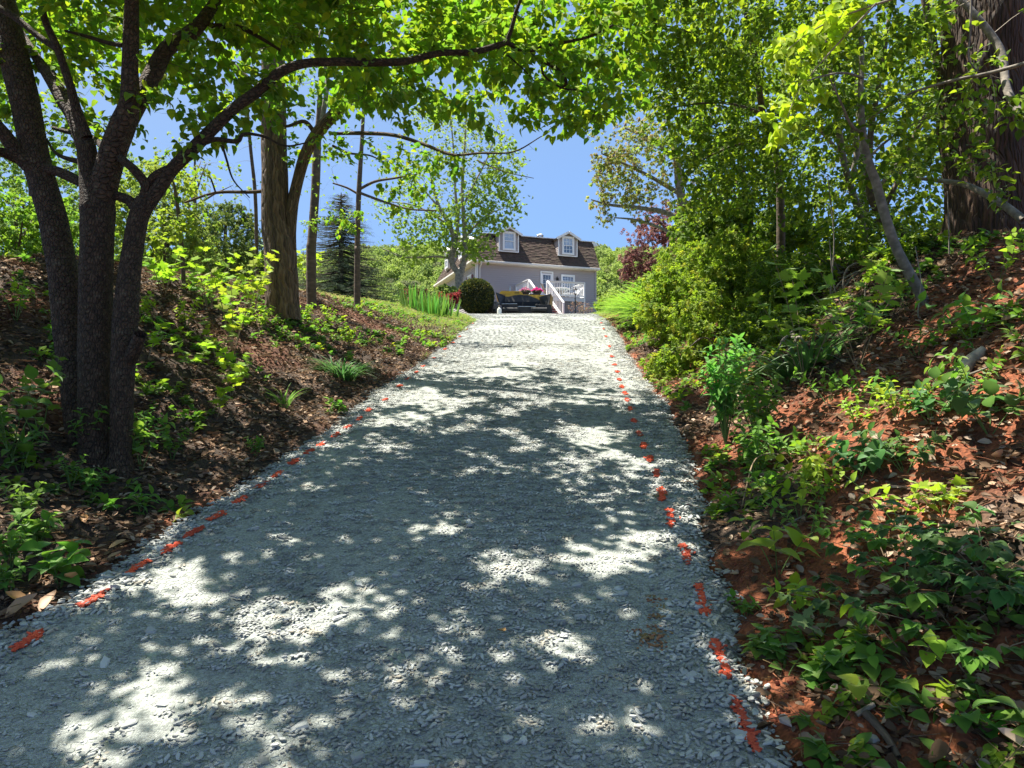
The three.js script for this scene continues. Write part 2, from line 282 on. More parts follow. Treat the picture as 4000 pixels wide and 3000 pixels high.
// ---- the gravel drive
const drive = new THREE.Group(); drive.name = 'driveway'; drive.userData.kind = 'structure'; scene.add(drive);
{
  const n = 44, ds = []; for (let d = 0.8; d < 38; d += d < 16 ? 0.07 : 0.14) ds.push(d);
  const pos = [], uv = [], idx = [], col = [];
  for (const d of ds) { const a = edgeL(d) - 0.1, b = edgeR(d) + 0.1; for (let i = 0; i <= n; i++) { const x = lerp(a, b, i / n), f = fbm(x * 1.1 + 5, d * 0.8, 4); pos.push(x, driveY(x, d), -d); uv.push(x / 1.7, d / 1.7); col.push(1.0 + 0.22 * f, 1.0 + 0.21 * f, 1.0 + 0.18 * f); } }
  for (let j = 0; j < ds.length - 1; j++) for (let i = 0; i < n; i++) { const a = j * (n + 1) + i, b = a + n + 1; idx.push(a, a + 1, b + 1, a, b + 1, b); }
  const g = new THREE.BufferGeometry(); g.setAttribute('position', new THREE.Float32BufferAttribute(pos, 3)); g.setAttribute('uv', new THREE.Float32BufferAttribute(uv, 2)); g.setAttribute('color', new THREE.Float32BufferAttribute(col, 3)); g.setIndex(idx); g.computeVertexNormals();
  part('road_base', g, std({ ...gravelTex, vertexColors: true, bumpScale: 0.02, roughness: 0.95 }), drive);
}
function chip(seed, flat = 0.45) {                                   // an angular shard of crushed stone, about unit size
  const r = rng(seed), n = 5 + Math.floor(r() * 2), P = [], pos = [], sx = 0.85 + 0.65 * r(), sz = 0.55 + 0.35 * r(), tx = (r() - 0.5) * 0.5, tz = (r() - 0.5) * 0.5;
  for (const [y, k] of [[-1, 0.42], [0.15, 0.5], [1, 0.36]]) for (let i = 0; i < n; i++) { const a = (i + 0.7 * (hash(seed, i, 1) - 0.5)) / n * 6.283, q = k * (0.75 + 0.5 * hash(seed, i, 2)); const x = Math.cos(a) * q * sx, z = Math.sin(a) * q * sz; P.push(V(x, y * flat * 0.5 + (y > 0 ? (x * tx + z * tz) : 0) + 0.04 * (r() - 0.5), z)); }
  const tri = (a, b, c) => { for (const k of [a, b, c]) pos.push(P[k].x, P[k].y, P[k].z); };
  for (let l = 0; l < 2; l++) for (let i = 0; i < n; i++) { const a = l * n + i, b = l * n + (i + 1) % n; tri(a, a + n, b); tri(b, a + n, b + n); }
  for (let i = 1; i < n - 1; i++) { tri(2 * n, 2 * n + i + 1, 2 * n + i); tri(0, i, i + 1); }
  const g = new THREE.BufferGeometry(); g.setAttribute('position', new THREE.Float32BufferAttribute(pos, 3)); g.computeVertexNormals(); return g;
}
const chips = [...Array(8)].map((_, i) => chip(100 + i, 0.17 + 0.028 * i));
const tilt = (s) => new THREE.Quaternion().setFromEuler(new THREE.Euler((rand() - 0.5) * s, rand() * 6.283, (rand() - 0.5) * s));
const stoneCol = (k = 1) => { const l = k * (0.21 + 0.27 * rand()), w = rand(); return w < 0.10 ? lin(l * 1.1, l, l * 0.8) : lin(l * 0.985, l, l * 0.945); };
const driveDusty = (x, d) => sstep(-0.1, 0.22, fbm(x * 1.1 + 5, d * 0.8, 4));   // compacted places show fewer loose stones
const RUST = [[2560, 2448, 0.05], [2520, 2485, 0.045], [2595, 2495, 0.05], [2570, 2370, 0.04], [2565, 2410, 0.035], [2540, 2530, 0.03], [2540, 2335, 0.03], [2580, 1950, 0.05]].map(([x, y, s]) => { const [d, wx] = roadHit(x, y); return [wx, d, s]; });   // brown mud dropped on the stones
{
  rand = rng(11);
  const heap = []; for (let i = 0; i < 9; i++) heap.push(chips[i % 8].clone().applyMatrix4(new THREE.Matrix4().compose(V((i % 3 - 1) * 0.025 + rr(-0.012, 0.012), 0.002 + rr(-0.004, 0.004), (Math.floor(i / 3) - 1) * 0.025 + rr(-0.012, 0.012)), tilt(0.6), V(1, 1, 1).multiplyScalar(rr(0.011, 0.027) * (i === 4 ? 1.3 : 1)))));
  const cluster = mergeGeometries(heap), rows = [];
  for (let d = 1.5; d < 32;) {
    const step = d < 8 ? 0.058 : d < 14 ? 0.08 : 0.12, a = edgeL(d), b = edgeR(d);
    for (let x = a - 0.07; x < b + 0.07; x += step) {
      const px = x + rr(-0.04, 0.04), pd = d + rr(-0.04, 0.04), rim = Math.min(px - a, b - px);
      const dusty = rand() < 0.9 * driveDusty(px, pd) * sstep(0.05, 0.4, rim); if (dusty && rand() < 0.5) continue;
      const k = (0.75 + 0.5 * rand() + 0.35 * sstep(0.4, 0, rim)) * (dusty ? 0.62 : 1), y = (dusty ? -0.003 : 0) + Math.max(driveY(px, pd), rim < 0 ? ground(px, pd) : -9);
      const rust = RUST.some(([a, c, s]) => Math.hypot((px - a), (pd - c) * 0.6) < s * (0.6 + 0.6 * rand()));
      rows.push([new THREE.Matrix4().compose(V(px, y + 0.001, -pd), tilt(0.25), V(k, k, k)), rust ? lin(rr(0.2, 0.3), rr(0.12, 0.17), 0.06) : stoneCol()]);
    }
    d += step;
  }
  swarm('gravel', cluster, M.stone, rows, drive);
  const tones = [0.9, 1, 1.08, 1.16].map((k) => std({ color: stoneCol(k), roughness: 0.88 }));
  for (let i = 0; i < 300; i++) {                                    // the larger stones near the camera
    const d = 1.9 + 6 * rand() ** 1.6, a = edgeL(d), b = edgeR(d), s = rand() < 0.45 ? (rand() < 0.6 ? rr(-0.02, 0.06) : rr(0.95, 1.03)) : rand(), x = Math.max(-0.9 * d, lerp(a, b, s)), m = part('stone', pick(chips), pick(tones), drive), k = rr(0.032, 0.06);
    m.position.set(x, Math.max(driveY(x, d), ground(x, d)) + 0.003, -d); m.quaternion.copy(tilt(0.45)); m.scale.setScalar(k);
  }
}
{ // orange spray-paint dashes along both sides, on the stones themselves
  rand = rng(23);
  const right = [[1299, 700], [1304, 712], [1309, 728], [1317, 750], [1321, 772], [1328, 790], [1333, 806], [1338, 823], [1343, 838], [1350, 853], [1355, 868], [1362, 887], [1370, 912], [1381, 940], [1391, 967], [1404, 996], [1419, 1028], [1430, 1075], [1449, 1130], [1481, 1206], [1516, 1306], [1558, 1437], [1608, 1580]];
  const left = [[60, 1402], [205, 1307], [298, 1238], [370, 1195], [418, 1161], [468, 1124], [518, 1089], [566, 1056], [600, 1031], [636, 1005], [667, 984], [694, 967], [725, 945], [752, 927], [776, 910], [797, 892], [832, 868], [862, 838], [882, 822], [899, 808], [915, 795], [937, 776], [962, 757], [978, 742], [993, 729], [1008, 713], [1022, 700]];
  const paint = [lin(0.62, 0.085, 0.032), lin(0.50, 0.075, 0.032), lin(0.68, 0.10, 0.036)].map((color) => std({ color, roughness: 0.8 }));
  for (const [side, list] of [[1, right], [-1, left]]) list.forEach(([x, y], i) => {
    const [d, wx] = roadHit(x * S, y * S), e = side > 0 ? eR0 : eL0, slope = (e(d + 0.4) - e(d - 0.4)) / 0.8, len = (side > 0 ? (d < 5 ? 0.26 : 0.17) : 0.135) + 0.03 * rand() + (d > 12 ? 0.1 : 0), geos = [];
    for (let k = 0; k < 120; k++) {
      const t = rr(-0.5, 0.5) + gauss() * 0.06, q = gauss() * (rand() < 0.25 ? 0.03 : 0.013) * (1.15 - Math.abs(t)), pd = d + t * len, px = wx + t * len * slope + q;
      geos.push(chips[k % 8].clone().applyMatrix4(new THREE.Matrix4().compose(V(px, driveY(px, pd) + 0.008 + 0.004 * rand(), -pd), tilt(0.7), V(1, 1, 1).multiplyScalar(rr(0.012, 0.028)))));
    }
    part('paint_dash', geos, paint[i % 3], drive);
  });
}
{ // wooded hill across the valley
  const hill = (x, d) => { const t = clamp((d - 150) / 290), ridge = 83 + 9 * noise(x * 0.008, 4) + 5 * noise(x * 0.025, 9); return -9 + (ridge + 9) * sm(t) * (1 - 0.15 * sstep(440, 600, d)); };
  const xs = [], ds = []; for (let x = -520; x <= 520; x += 13) xs.push(x); for (let d = 140; d <= 620; d += 12) ds.push(d);
  const pos = [], idx = []; for (const d of ds) for (const x of xs) pos.push(x, hill(x, d), -d);
  for (let j = 0; j < ds.length - 1; j++) for (let i = 0; i < xs.length - 1; i++) { const a = j * xs.length + i, b = a + xs.length; idx.push(a, a + 1, b + 1, a, b + 1, b); }
  const g = new THREE.BufferGeometry(); g.setAttribute('position', new THREE.Float32BufferAttribute(pos, 3)); g.setIndex(idx); g.computeVertexNormals();
  const o = new THREE.Mesh(g, std({ color: lin(0.07, 0.10, 0.03) })); o.name = 'hills'; o.userData.kind = 'structure'; scene.add(o);
  rand = rng(31);
  const lump = []; for (let i = 0; i < 420; i++) { const u = rand() * 2 - 1, a = rand() * 6.283, q = Math.sqrt(1 - u * u), k = 0.75 + 0.25 * noise(q * Math.cos(a) * 2.4, u * 2.4, q * Math.sin(a) * 2.4), r = (0.62 + 0.38 * rand()) * (0.8 + 0.35 * k), p = V(q * Math.cos(a) * r, u * r * 1.15 + 1, q * Math.sin(a) * r); lump.push(L.ovate.clone().applyMatrix4(basis(p, V(q * Math.cos(a) + gauss(), u * 0.5 + gauss() - 0.3, q * Math.sin(a) + gauss()), V(gauss(), 1, gauss()), rr(0.17, 0.32), undefined, 1.5))); }
  const crown = mergeGeometries(lump), rows = [];
  for (let k = 0; k < 9000; k++) {
    const d = rr(190, 470), x = rr(-0.8, 0.72) * d, w = rand(), s = rr(1.9, 3.6), t = 0.8 + 0.4 * rand();
    const c = w < 0.55 ? lin(0.36 * t, 0.47 * t, 0.10) : w < 0.84 ? lin(0.28 * t, 0.39 * t, 0.09) : w < 0.95 ? lin(0.27 * t, 0.30 * t, 0.12) : lin(0.09, 0.15, 0.05);
    rows.push([new THREE.Matrix4().compose(V(x, hill(x, d) + s * 0.2, -d), new THREE.Quaternion().setFromAxisAngle(V(0, 1, 0), rand() * 6.28), V(s, s * rr(1, 1.45), s)), c]);
  }
  tag(swarm('forest', crown, M.leafDense, rows), 'pale spring green woods covering the hillside beyond the house', 'woods');
}

// ---------------------------------------------------------------- trees and shrubs
const c3 = (x, y) => [x / 1.58, y / 1.58], c4 = (x, y) => [x / 1.58, 900 + y / 1.58], c5 = (x, y) => [1300 + x / 1.58, y / 1.58], c6 = (x, y) => [2600 + x / 1.58, y / 1.58], c7 = (x, y) => [2600 + x / 1.58, 1000 + y / 1.58], f1 = (x, y) => [x * S, y * S];   // places read off enlarged views -> pixels of the photograph
const greenNear = () => { const w = rand(); return w < 0.70 ? lin(rr(0.19, 0.28), rr(0.36, 0.46), rr(0.012, 0.03)) : w < 0.86 ? lin(rr(0.13, 0.17), rr(0.28, 0.35), 0.025) : lin(rr(0.36, 0.44), rr(0.48, 0.56), 0.02); };
const greenDark = () => { const t = rr(0.75, 1.25); return rand() < 0.66 ? lin(0.135 * t, 0.24 * t, 0.016) : lin(0.34 * t, 0.46 * t, 0.02); };
const greenPale = () => { const t = rr(0.8, 1.2); return lin(0.32 * t, 0.43 * t, 0.07); };
const bronze = () => { const t = rr(0.75, 1.25); return rand() < 0.6 ? lin(0.36 * t, 0.38 * t, 0.08) : rand() < 0.6 ? lin(0.30 * t, 0.42 * t, 0.06) : lin(0.40 * t, 0.30 * t, 0.12); };
const plum = () => { const t = rr(0.6, 1.3); return rand() < 0.85 ? lin(0.27 * t, 0.115 * t, 0.11 * t) : lin(0.34 * t, 0.20 * t, 0.13 * t); };
const shrubGreen = () => { const t = rr(0.75, 1.25), w = rand(); return w < 0.6 ? lin(0.30 * t, 0.43 * t, 0.03) : w < 0.88 ? lin(0.18 * t, 0.31 * t, 0.02) : lin(0.42 * t, 0.46 * t, 0.035); };

class Plant {
  constructor(name, label, category, base, group) { this.o = thing(name, label, category, base, 0, group); this.base = base; this.nodes = []; this.leaves = []; this.twigs = []; }
  local(g) { return g.translate(-this.base.x, -this.base.y, -this.base.z); }
  // list of [[px, py], distance, width in pixels]
  limb(name, list, mat, opt = {}) { return this.limbAt(name, list.map(([p, d]) => at(p[0], p[1], d)), list.map(([, d, w]) => w * d / FPX / 2), mat, opt); }
  limbAt(name, pts, rad, mat, { ring = 10, sub = 6, jit = 0.08, tile = 0.4, skeleton = true } = {}) {
    part(name, this.local(tube(pts, rad, ring, sub, jit, tile)), mat, this.o);
    if (skeleton) { const c = new THREE.CatmullRomCurve3(pts, false, 'centripetal'), n = (pts.length - 1) * 6; for (let i = 0; i <= n; i++) { const u = i / n * (rad.length - 1), k = Math.min(rad.length - 2, Math.floor(u)); this.nodes.push([c.getPoint(i / n), lerp(rad[k], rad[k + 1], u - k), i / n]); } }
  }
  // twigs that run from the skeleton to points spread through a volume, each carrying leaves
  fill(spots, { leaves = 9, size = 0.07, color = greenNear, from = 0, droop = 0.2, reach = 9, thick = 0.005, span = 0.75, up = 0.15, scatter = 0.06, ring = 3, bend = 0.25, flat = 0.6 } = {}) {
    const q = spots.map((p) => { let best = 1e9, b = null; for (const n of this.nodes) { const d = n[0].distanceToSquared(p); if (d < best) { best = d; b = n; } } return [p, best]; }).sort((a, b) => a[1] - b[1]);
    for (const [p] of q) {
      let best = 1e9, b = null;
      for (const n of this.nodes) { if (n[2] < from) continue; const d = n[0].distanceTo(p) * (n[0].y > p.y + 0.1 ? 1.15 : 1) ; if (d < best && d > 0.04) { best = d; b = n; } }
      if (!b || best > reach) continue;
      const s = b[0], l = s.distanceTo(p), mid = s.clone().lerp(p, 0.5).add(V(gauss() * bend * l, up * l + gauss() * bend * l * 0.6, gauss() * bend * l)), r0 = Math.min(b[1] * 0.55, thick * (0.5 + 1.1 * l)), r1 = Math.min(r0, thick * 0.3);
      this.twigs.push(tube([s, mid, p], [r0, lerp(r0, r1, 0.55), r1], ring, 3));
      const c = new THREE.QuadraticBezierCurve3(s, mid.clone().multiplyScalar(2).sub(s.clone().add(p).multiplyScalar(0.5)), p);
      for (const t of [0.35, 0.6, 0.8, 1]) this.nodes.push([c.getPoint(t), lerp(r0, r1, t), 1]);
      const T = p.clone().sub(mid).normalize(), k = Math.max(1, Math.round(leaves * rr(0.6, 1.4)));
      for (let i = 0; i < k; i++) {
        const t = 1 - span * (i / k) * (0.4 + 0.6 * rand()), a = c.getPoint(t).add(V(gauss(), gauss() - 0.2, gauss()).multiplyScalar(scatter)), dir = T.clone().multiplyScalar(0.7).add(V(gauss() * 1.1, gauss() * 0.5 - droop, gauss() * 1.1));
        this.leaf(a, dir, V(gauss() * (1 - flat), flat, gauss() * (1 - flat)), size * rr(0.65, 1.25), color());
      }
    }
    return this;
  }
  leaf(p, dir, up, size, c) { this.leaves.push([p, dir, up, size, c]); }
  // the crown: leaves that show largest as parts of their own, the rest as one mass
  finish({ geo = L.ovate, mat = M.leaf, own = 0, twigMat = M.twig, mass = 'crown', twigName = 'twigs' } = {}) {
    if (this.twigs.length) { const t = part(twigName, this.twigs, twigMat, this.o); this.local(t.geometry); t.userData.kind = 'stuff'; }
    const off = this.base.clone().negate();
    const near = (l) => { const p = l[0], d = -p.z; if (d < 1) return 0; const x = p.x / d, y = (p.y - EYE) / d; return Math.abs(x) > 0.71 || y > 0.56 || y < -0.5 ? 0 : l[3] / d; };
    const order = this.leaves.map((l) => [near(l), l]).sort((a, b) => b[0] - a[0]), mats = [];
    for (let i = 0; i < 5 && own; i++) { const m = mat.clone(); m.color = order[Math.floor(i * Math.min(own, order.length) / 5)][1][4]; mats.push(m); }
    const rows = [];
    order.forEach(([s, l], i) => {
      const m = basis(l[0].clone().add(off), l[1], l[2], l[3]);
      if (i < own && s > 0) { const g = Array.isArray(geo) ? geo[i % geo.length] : geo, e = new THREE.Mesh(g, mats[i % 5]); e.name = 'leaf'; m.decompose(e.position, e.quaternion, e.scale); this.o.add(e); } else rows.push([m, l[4]]);
    });
    if (rows.length) swarm(mass, Array.isArray(geo) ? geo[0] : geo, mat, rows, this.o);
    return this.o;
  }
}
// points in an ellipsoid round a pixel: [px, py, distance, half width px, half height px, half depth m, count]
function cloud(list, hollow = 0) {
  const out = [];
  for (const [px, py, d, rx, ry, rz, n] of list) for (let i = 0; i < n; i++) {
    let x, y, z, q; do { x = rr(-1, 1); y = rr(-1, 1); z = rr(-1, 1); q = x * x + y * y + z * z; } while (q > 1 || q < hollow * hollow);
    out.push(at(px + x * rx, py + y * ry, d).add(V(0, 0, 0)).setZ(-(d + z * rz)));
  }
  return out;
}
function ball(c, rx, ry, rz, n, hollow = 0) { const out = []; for (let i = 0; i < n; i++) { let x, y, z, q; do { x = rr(-1, 1); y = rr(-1, 1); z = rr(-1, 1); q = x * x + y * y + z * z; } while (q > 1 || q < hollow * hollow); out.push(V(c.x + x * rx, c.y + y * ry, c.z + z * rz)); } return out; }
// gaps in the crowns through which the sun reaches the ground or low leaves: [point, radius]
const GAPS = [[V(1.62, 3.25, -3.8), 0.8], [V(2.2, 1.6, -4.6), 0.3], [V(-3.6, 3.2, -9.5), 1.2], [V(0.65, 4.2, -5.7), 0.75], [V(-0.7, 4.4, -5.5), 0.5], [V(0.7, 0.8, -4.0), 0.22]];
const inGap = (p) => GAPS.some(([q, r]) => { const w = p.clone().sub(q), t = w.dot(sunDir); return t > 0.6 && w.addScaledVector(sunDir, -t).length() < r; });
function tufts(c, rx, ry, rz, n, each, r) { return ball(c, rx, ry, rz, n).filter((p) => !inGap(p)).flatMap((p) => ball(p, r, r * 0.6, r, each)); }
const foot = (px, py, d) => { const p = at(px, py, d); return V(p.x, ground(p.x, d), -d); };

{ // the many-stemmed tree beside the drive on the left
  rand = rng(101);
  const t = new Plant('tree', 'dark broad tree with several leaning stems, one limb arching over the drive', 'tree', foot(430, 1790, 5));
  const near = { ring: 26, sub: 14, jit: 0.07, tile: 0.27 };
  t.limb('trunk', [[c4(610, 1600), 5, 400], [c4(605, 1420), 5, 215], [c4(598, 1200), 5, 205], [c4(590, 800), 5, 196], [c4(588, 400), 5, 186], [c4(598, 0), 5, 192], [c3(600, 1280), 5, 205], [c3(560, 1080), 5, 130], [c3(532, 900), 5.0, 112]].map(([p, d, w]) => [p, d, w / 1.58]), M.barkNear, near);
  const limb = (list, o = {}) => t.limb('limb', list.map(([p, d, w]) => [p, d, w / 1.58]), M.barkNear, { ...near, ring: 16, sub: 8, ...o });
  t.limb('trunk', [[c4(550, 1600), 5.05, 290], [c4(500, 1330), 5.08, 150], [c4(470, 1000), 5.1, 168], [c4(425, 640), 5.12, 172], [c4(390, 260), 5.14, 170], [c3(370, 1580), 5.16, 165], [c3(325, 1350), 5.18, 160], [c3(225, 1000), 5.22, 158], [c3(150, 620), 5.26, 165], [c3(80, 330), 5.3, 165], [c3(25, 60), 5.35, 150], [c3(-60, -300), 5.45, 120], [c3(-150, -800), 5.6, 80], [c3(-180, -1200), 5.7, 40]].map(([p, d, w]) => [p, d, w / 1.58]), M.barkNear, near);
  t.limb('trunk', [[c4(725, 1600), 4.94, 250], [c4(745, 1380), 4.92, 120], [c4(752, 1100), 4.9, 128], [c4(758, 800), 4.9, 140], [c4(775, 520), 4.92, 150], [c4(800, 260), 4.94, 128], [c4(838, 0), 4.95, 120], [c3(862, 1320), 4.95, 118], [c3(905, 1235), 4.95, 122]].map(([p, d, w]) => [p, d, w / 1.58]), M.barkNear, near);
  limb([[c3(600, 1290), 5, 170], [c3(655, 1100), 4.98, 155], [c3(705, 920), 4.95, 150], [c3(760, 770), 4.92, 150], [c3(800, 640), 4.9, 120], [c3(803, 420), 4.88, 95], [c3(808, 190), 4.86, 92], [c3(812, -60), 4.84, 78], [c3(800, -500), 4.8, 60], [c3(830, -1000), 4.75, 26]]);
  limb([[c3(775, 770), 4.95, 115], [c3(860, 620), 5.0, 108], [c3(950, 450), 5.1, 104], [c3(1030, 300), 5.2, 92], [c3(1180, 200), 5.35, 92], [c3(1270, 100), 5.5, 78], [c3(1340, -10), 5.6, 62], [c3(1500, -260), 5.8, 40], [c3(1650, -560), 6.1, 16]]);
  limb([[c3(533, 920), 5.02, 108], [c3(470, 740), 5.1, 102], [c3(380, 590), 5.2, 96], [c3(310, 470), 5.3, 84], [c3(240, 380), 5.4, 60], [c3(130, 200), 5.7, 40], [c3(0, -60), 6, 20]]);
  limb([[c3(535, 850), 5.0, 70], [c3(475, 680), 4.98, 56], [c3(430, 520), 4.95, 50], [c3(360, 310), 4.92, 46], [c3(275, 110), 4.9, 42], [c3(250, -60), 4.9, 34], [c3(180, -400), 4.8, 18]]);
  limb([[c3(345, 300), 4.95, 36], [c3(220, 210), 5.0, 38], [c3(90, 105), 5.05, 40], [c3(-60, 20), 5.1, 40]]);
  // the limb that arches across the drive
  limb([[c3(880, 1290), 4.95, 100], [c3(960, 1190), 4.95, 88], [c3(1060, 1050), 4.95, 80], [c3(1190, 920), 4.96, 82], [c3(1330, 780), 5.0, 74], [c3(1470, 650), 5.03, 68], [c3(1610, 550), 5.06, 66], [c3(1720, 450), 5.1, 60], [c3(1860, 395), 5.13, 52], [c3(2080, 380), 5.18, 50], [c5(250, 385), 5.22, 50], [c5(450, 378), 5.26, 46], [c5(660, 328), 5.3, 40], [c5(870, 320), 5.34, 40], [c5(1075, 262), 5.4, 34]], { sub: 7 });
  limb([[c5(1075, 262), 5.4, 30], [c5(1200, 328), 5.45, 27], [c5(1310, 385), 5.5, 24], [c5(1400, 440), 5.5, 22], [c5(1440, 515), 5.55, 20], [c5(1400, 548), 5.6, 12]]);
  limb([[c5(1200, 328), 5.45, 24], [c5(1310, 285), 5.5, 22], [c5(1450, 258), 5.55, 20], [c5(1600, 220), 5.6, 16], [c5(1730, 155), 5.65, 13]]);
  limb([[c5(1075, 258), 5.4, 28], [c5(1105, 170), 5.38, 26], [c5(1135, 60), 5.36, 24], [c5(1180, -60), 5.34, 20], [c5(1230, -300), 5.2, 12]]);
  limb([[c5(1290, 375), 5.5, 16], [c5(1300, 460), 5.5, 14], [c5(1420, 545), 5.55, 12], [c5(1530, 560), 5.6, 10], [c5(1620, 640), 5.6, 8], [c5(1600, 740), 5.6, 6]]);
  limb([[c5(1010, 290), 5.38, 12], [c5(1090, 350), 5.4, 10], [c5(1180, 430), 5.45, 8], [c5(1260, 520), 5.5, 6]]);
  // links, stubs and low branches
  limb([[c3(888, 1250), 4.95, 76], [c3(900, 1150), 4.93, 60], [c3(840, 1060), 4.9, 56], [c3(760, 990), 4.9, 50], [c3(650, 920), 5.1, 44], [c3(580, 860), 5.3, 38], [c3(480, 830), 5.5, 30], [c3(330, 790), 5.6, 24]]);
  limb([[c3(900, 1170), 4.95, 50], [c3(950, 1090), 4.93, 50], [c3(1020, 1050), 4.94, 50], [c3(1090, 1020), 4.95, 40]]);
  limb([[c3(860, 1300), 4.96, 90], [c3(800, 1240), 4.98, 60], [c3(730, 1210), 5, 56], [c3(650, 1190), 5.02, 50]]);
  limb([[c3(640, 1190), 5, 60], [c3(490, 1120), 5.06, 60], [c3(420, 1085), 5.1, 66], [c3(350, 1055), 5.14, 62], [c3(240, 1030), 5.2, 60]]);
  limb([[c3(250, 1080), 5.18, 100], [c3(120, 960), 5.15, 90], [c3(40, 850), 5.1, 84], [c3(-50, 740), 5.05, 80], [c3(-200, 500), 5, 60]]);
  limb([[c3(190, 990), 5.2, 60], [c3(110, 980), 5.15, 62], [c3(30, 945), 5.1, 60], [c3(-60, 930), 5.0, 56]]);
  limb([[c3(500, 1000), 5.05, 36], [c3(390, 970), 5.1, 24], [c3(330, 930), 5.2, 18], [c3(290, 860), 5.3, 12]]);
  limb([[c3(1250, 880), 4.98, 34], [c3(1330, 860), 4.97, 30], [c3(1470, 870), 4.96, 28], [c3(1500, 830), 4.96, 22], [c3(1620, 840), 5, 16], [c3(1760, 900), 5.05, 12], [c3(1900, 880), 5.1, 8]], { jit: 0.12 });
  limb([[c3(1370, 890), 4.97, 16], [c3(1400, 990), 4.95, 14], [c3(1440, 1110), 4.93, 10], [c3(1540, 1220), 4.9, 6]]);
  limb([[c3(1290, 160), 5.5, 36], [c3(1480, 170), 5.5, 30], [c3(1600, 230), 5.5, 24], [c3(1730, 310), 5.5, 18]]);
  limb([[c3(760, 280), 4.9, 30], [c3(670, 265), 4.95, 26], [c3(520, 220), 5.0, 22], [c3(400, 190), 5.0, 14]]);
  limb([[c4(800, 800), 4.9, 90], [c4(835, 730), 4.82, 84], [c4(868, 640), 4.76, 76]], { ring: 12, skeleton: false });
  const small = [];
  t.fill(cloud([
    [330, 120, 5.2, 330, 260, 0.9, 40], [200, 420, 5.6, 230, 240, 0.7, 26], [430, 400, 5.4, 120, 200, 0.5, 12], [760, 120, 5.4, 260, 240, 0.6, 40], [880, 240, 5.3, 180, 130, 0.5, 15], [830, 430, 5.0, 140, 90, 0.3, 9], [640, 500, 5.0, 90, 160, 0.3, 6],
    [1150, 60, 5.4, 330, 150, 0.6, 53], [1500, 90, 5.5, 360, 150, 0.6, 69], [1900, 60, 5.6, 330, 140, 0.6, 56], [1650, 220, 5.5, 280, 70, 0.4, 17], [2050, 300, 5.6, 180, 100, 0.4, 22], [2330, 330, 5.7, 220, 130, 0.4, 32], [2250, 440, 5.65, 160, 70, 0.3, 17], [2440, 120, 5.7, 260, 160, 0.5, 40], [2100, 170, 5.6, 160, 70, 0.3, 15],
    [1620, 420, 5.4, 220, 70, 0.3, 16], [1850, 480, 5.5, 110, 50, 0.3, 5], [1450, 320, 5.3, 160, 70, 0.3, 8], [1060, 330, 5.1, 120, 120, 0.3, 8], [740, 560, 4.95, 120, 70, 0.2, 5], [1040, 430, 5.1, 60, 60, 0.2, 3],
  ]), { leaves: 11, size: 0.070, reach: 1.8, thick: 0.0045, droop: 0.35, up: 0.1 });
  t.fill(cloud([[700, 380, 5.1, 500, 330, 0.6, 60], [1600, 200, 5.4, 700, 240, 0.6, 70]]), { leaves: 0.3, size: 0.06, reach: 1.5, thick: 0.003 });
  // unseen part of the crown, extended overhead and back to block sky and sun
  t.fill([...tufts(V(-2.2, 5.8, -4.4), 2.4, 1.3, 2.6, 95, 5, 0.24), ...tufts(V(-0.6, 5.6, -6.2), 2.2, 0.9, 2.6, 73, 5, 0.24), ...tufts(V(-4.6, 6.3, -6.2), 2, 1.5, 2.2, 39, 5, 0.24), ...tufts(V(-2.2, 5.2, -3.0), 2.2, 0.7, 1.4, 62, 5, 0.24), ...tufts(V(0.4, 5.3, -5.0), 1.4, 0.5, 1.4, 20, 5, 0.24), ...tufts(V(-2.4, 6.2, -0.4), 2.6, 1.0, 2.0, 73, 5, 0.24), ...tufts(V(-0.4, 7.0, -4.0), 2.4, 0.8, 2.6, 62, 5, 0.24), ...tufts(V(-7.2, 6.8, -8.6), 2.0, 1.4, 2.6, 62, 5, 0.24), ...tufts(V(-5.6, 6.2, -4.4), 2.0, 1.0, 2.0, 50, 5, 0.24), ...tufts(V(-3.4, 5.8, -8.0), 2.0, 1.0, 1.6, 34, 5, 0.24), ...tufts(V(-6.2, 6.4, -6.4), 1.8, 1.3, 2.6, 50, 5, 0.24), ...tufts(V(0.6, 5.4, -7.6), 1.2, 0.6, 1.4, 22, 5, 0.24), ...tufts(V(-1.3, 6.0, -8.4), 1.7, 0.8, 1.8, 46, 5, 0.24), ...tufts(V(-2.6, 5.6, -5.8), 1.6, 0.7, 1.6, 60, 5, 0.24)], { leaves: 13, size: 0.10, reach: 4, thick: 0.006, scatter: 0.1 });
  t.finish({ own: 300, geo: L.wide, twigMat: M.twig });
}
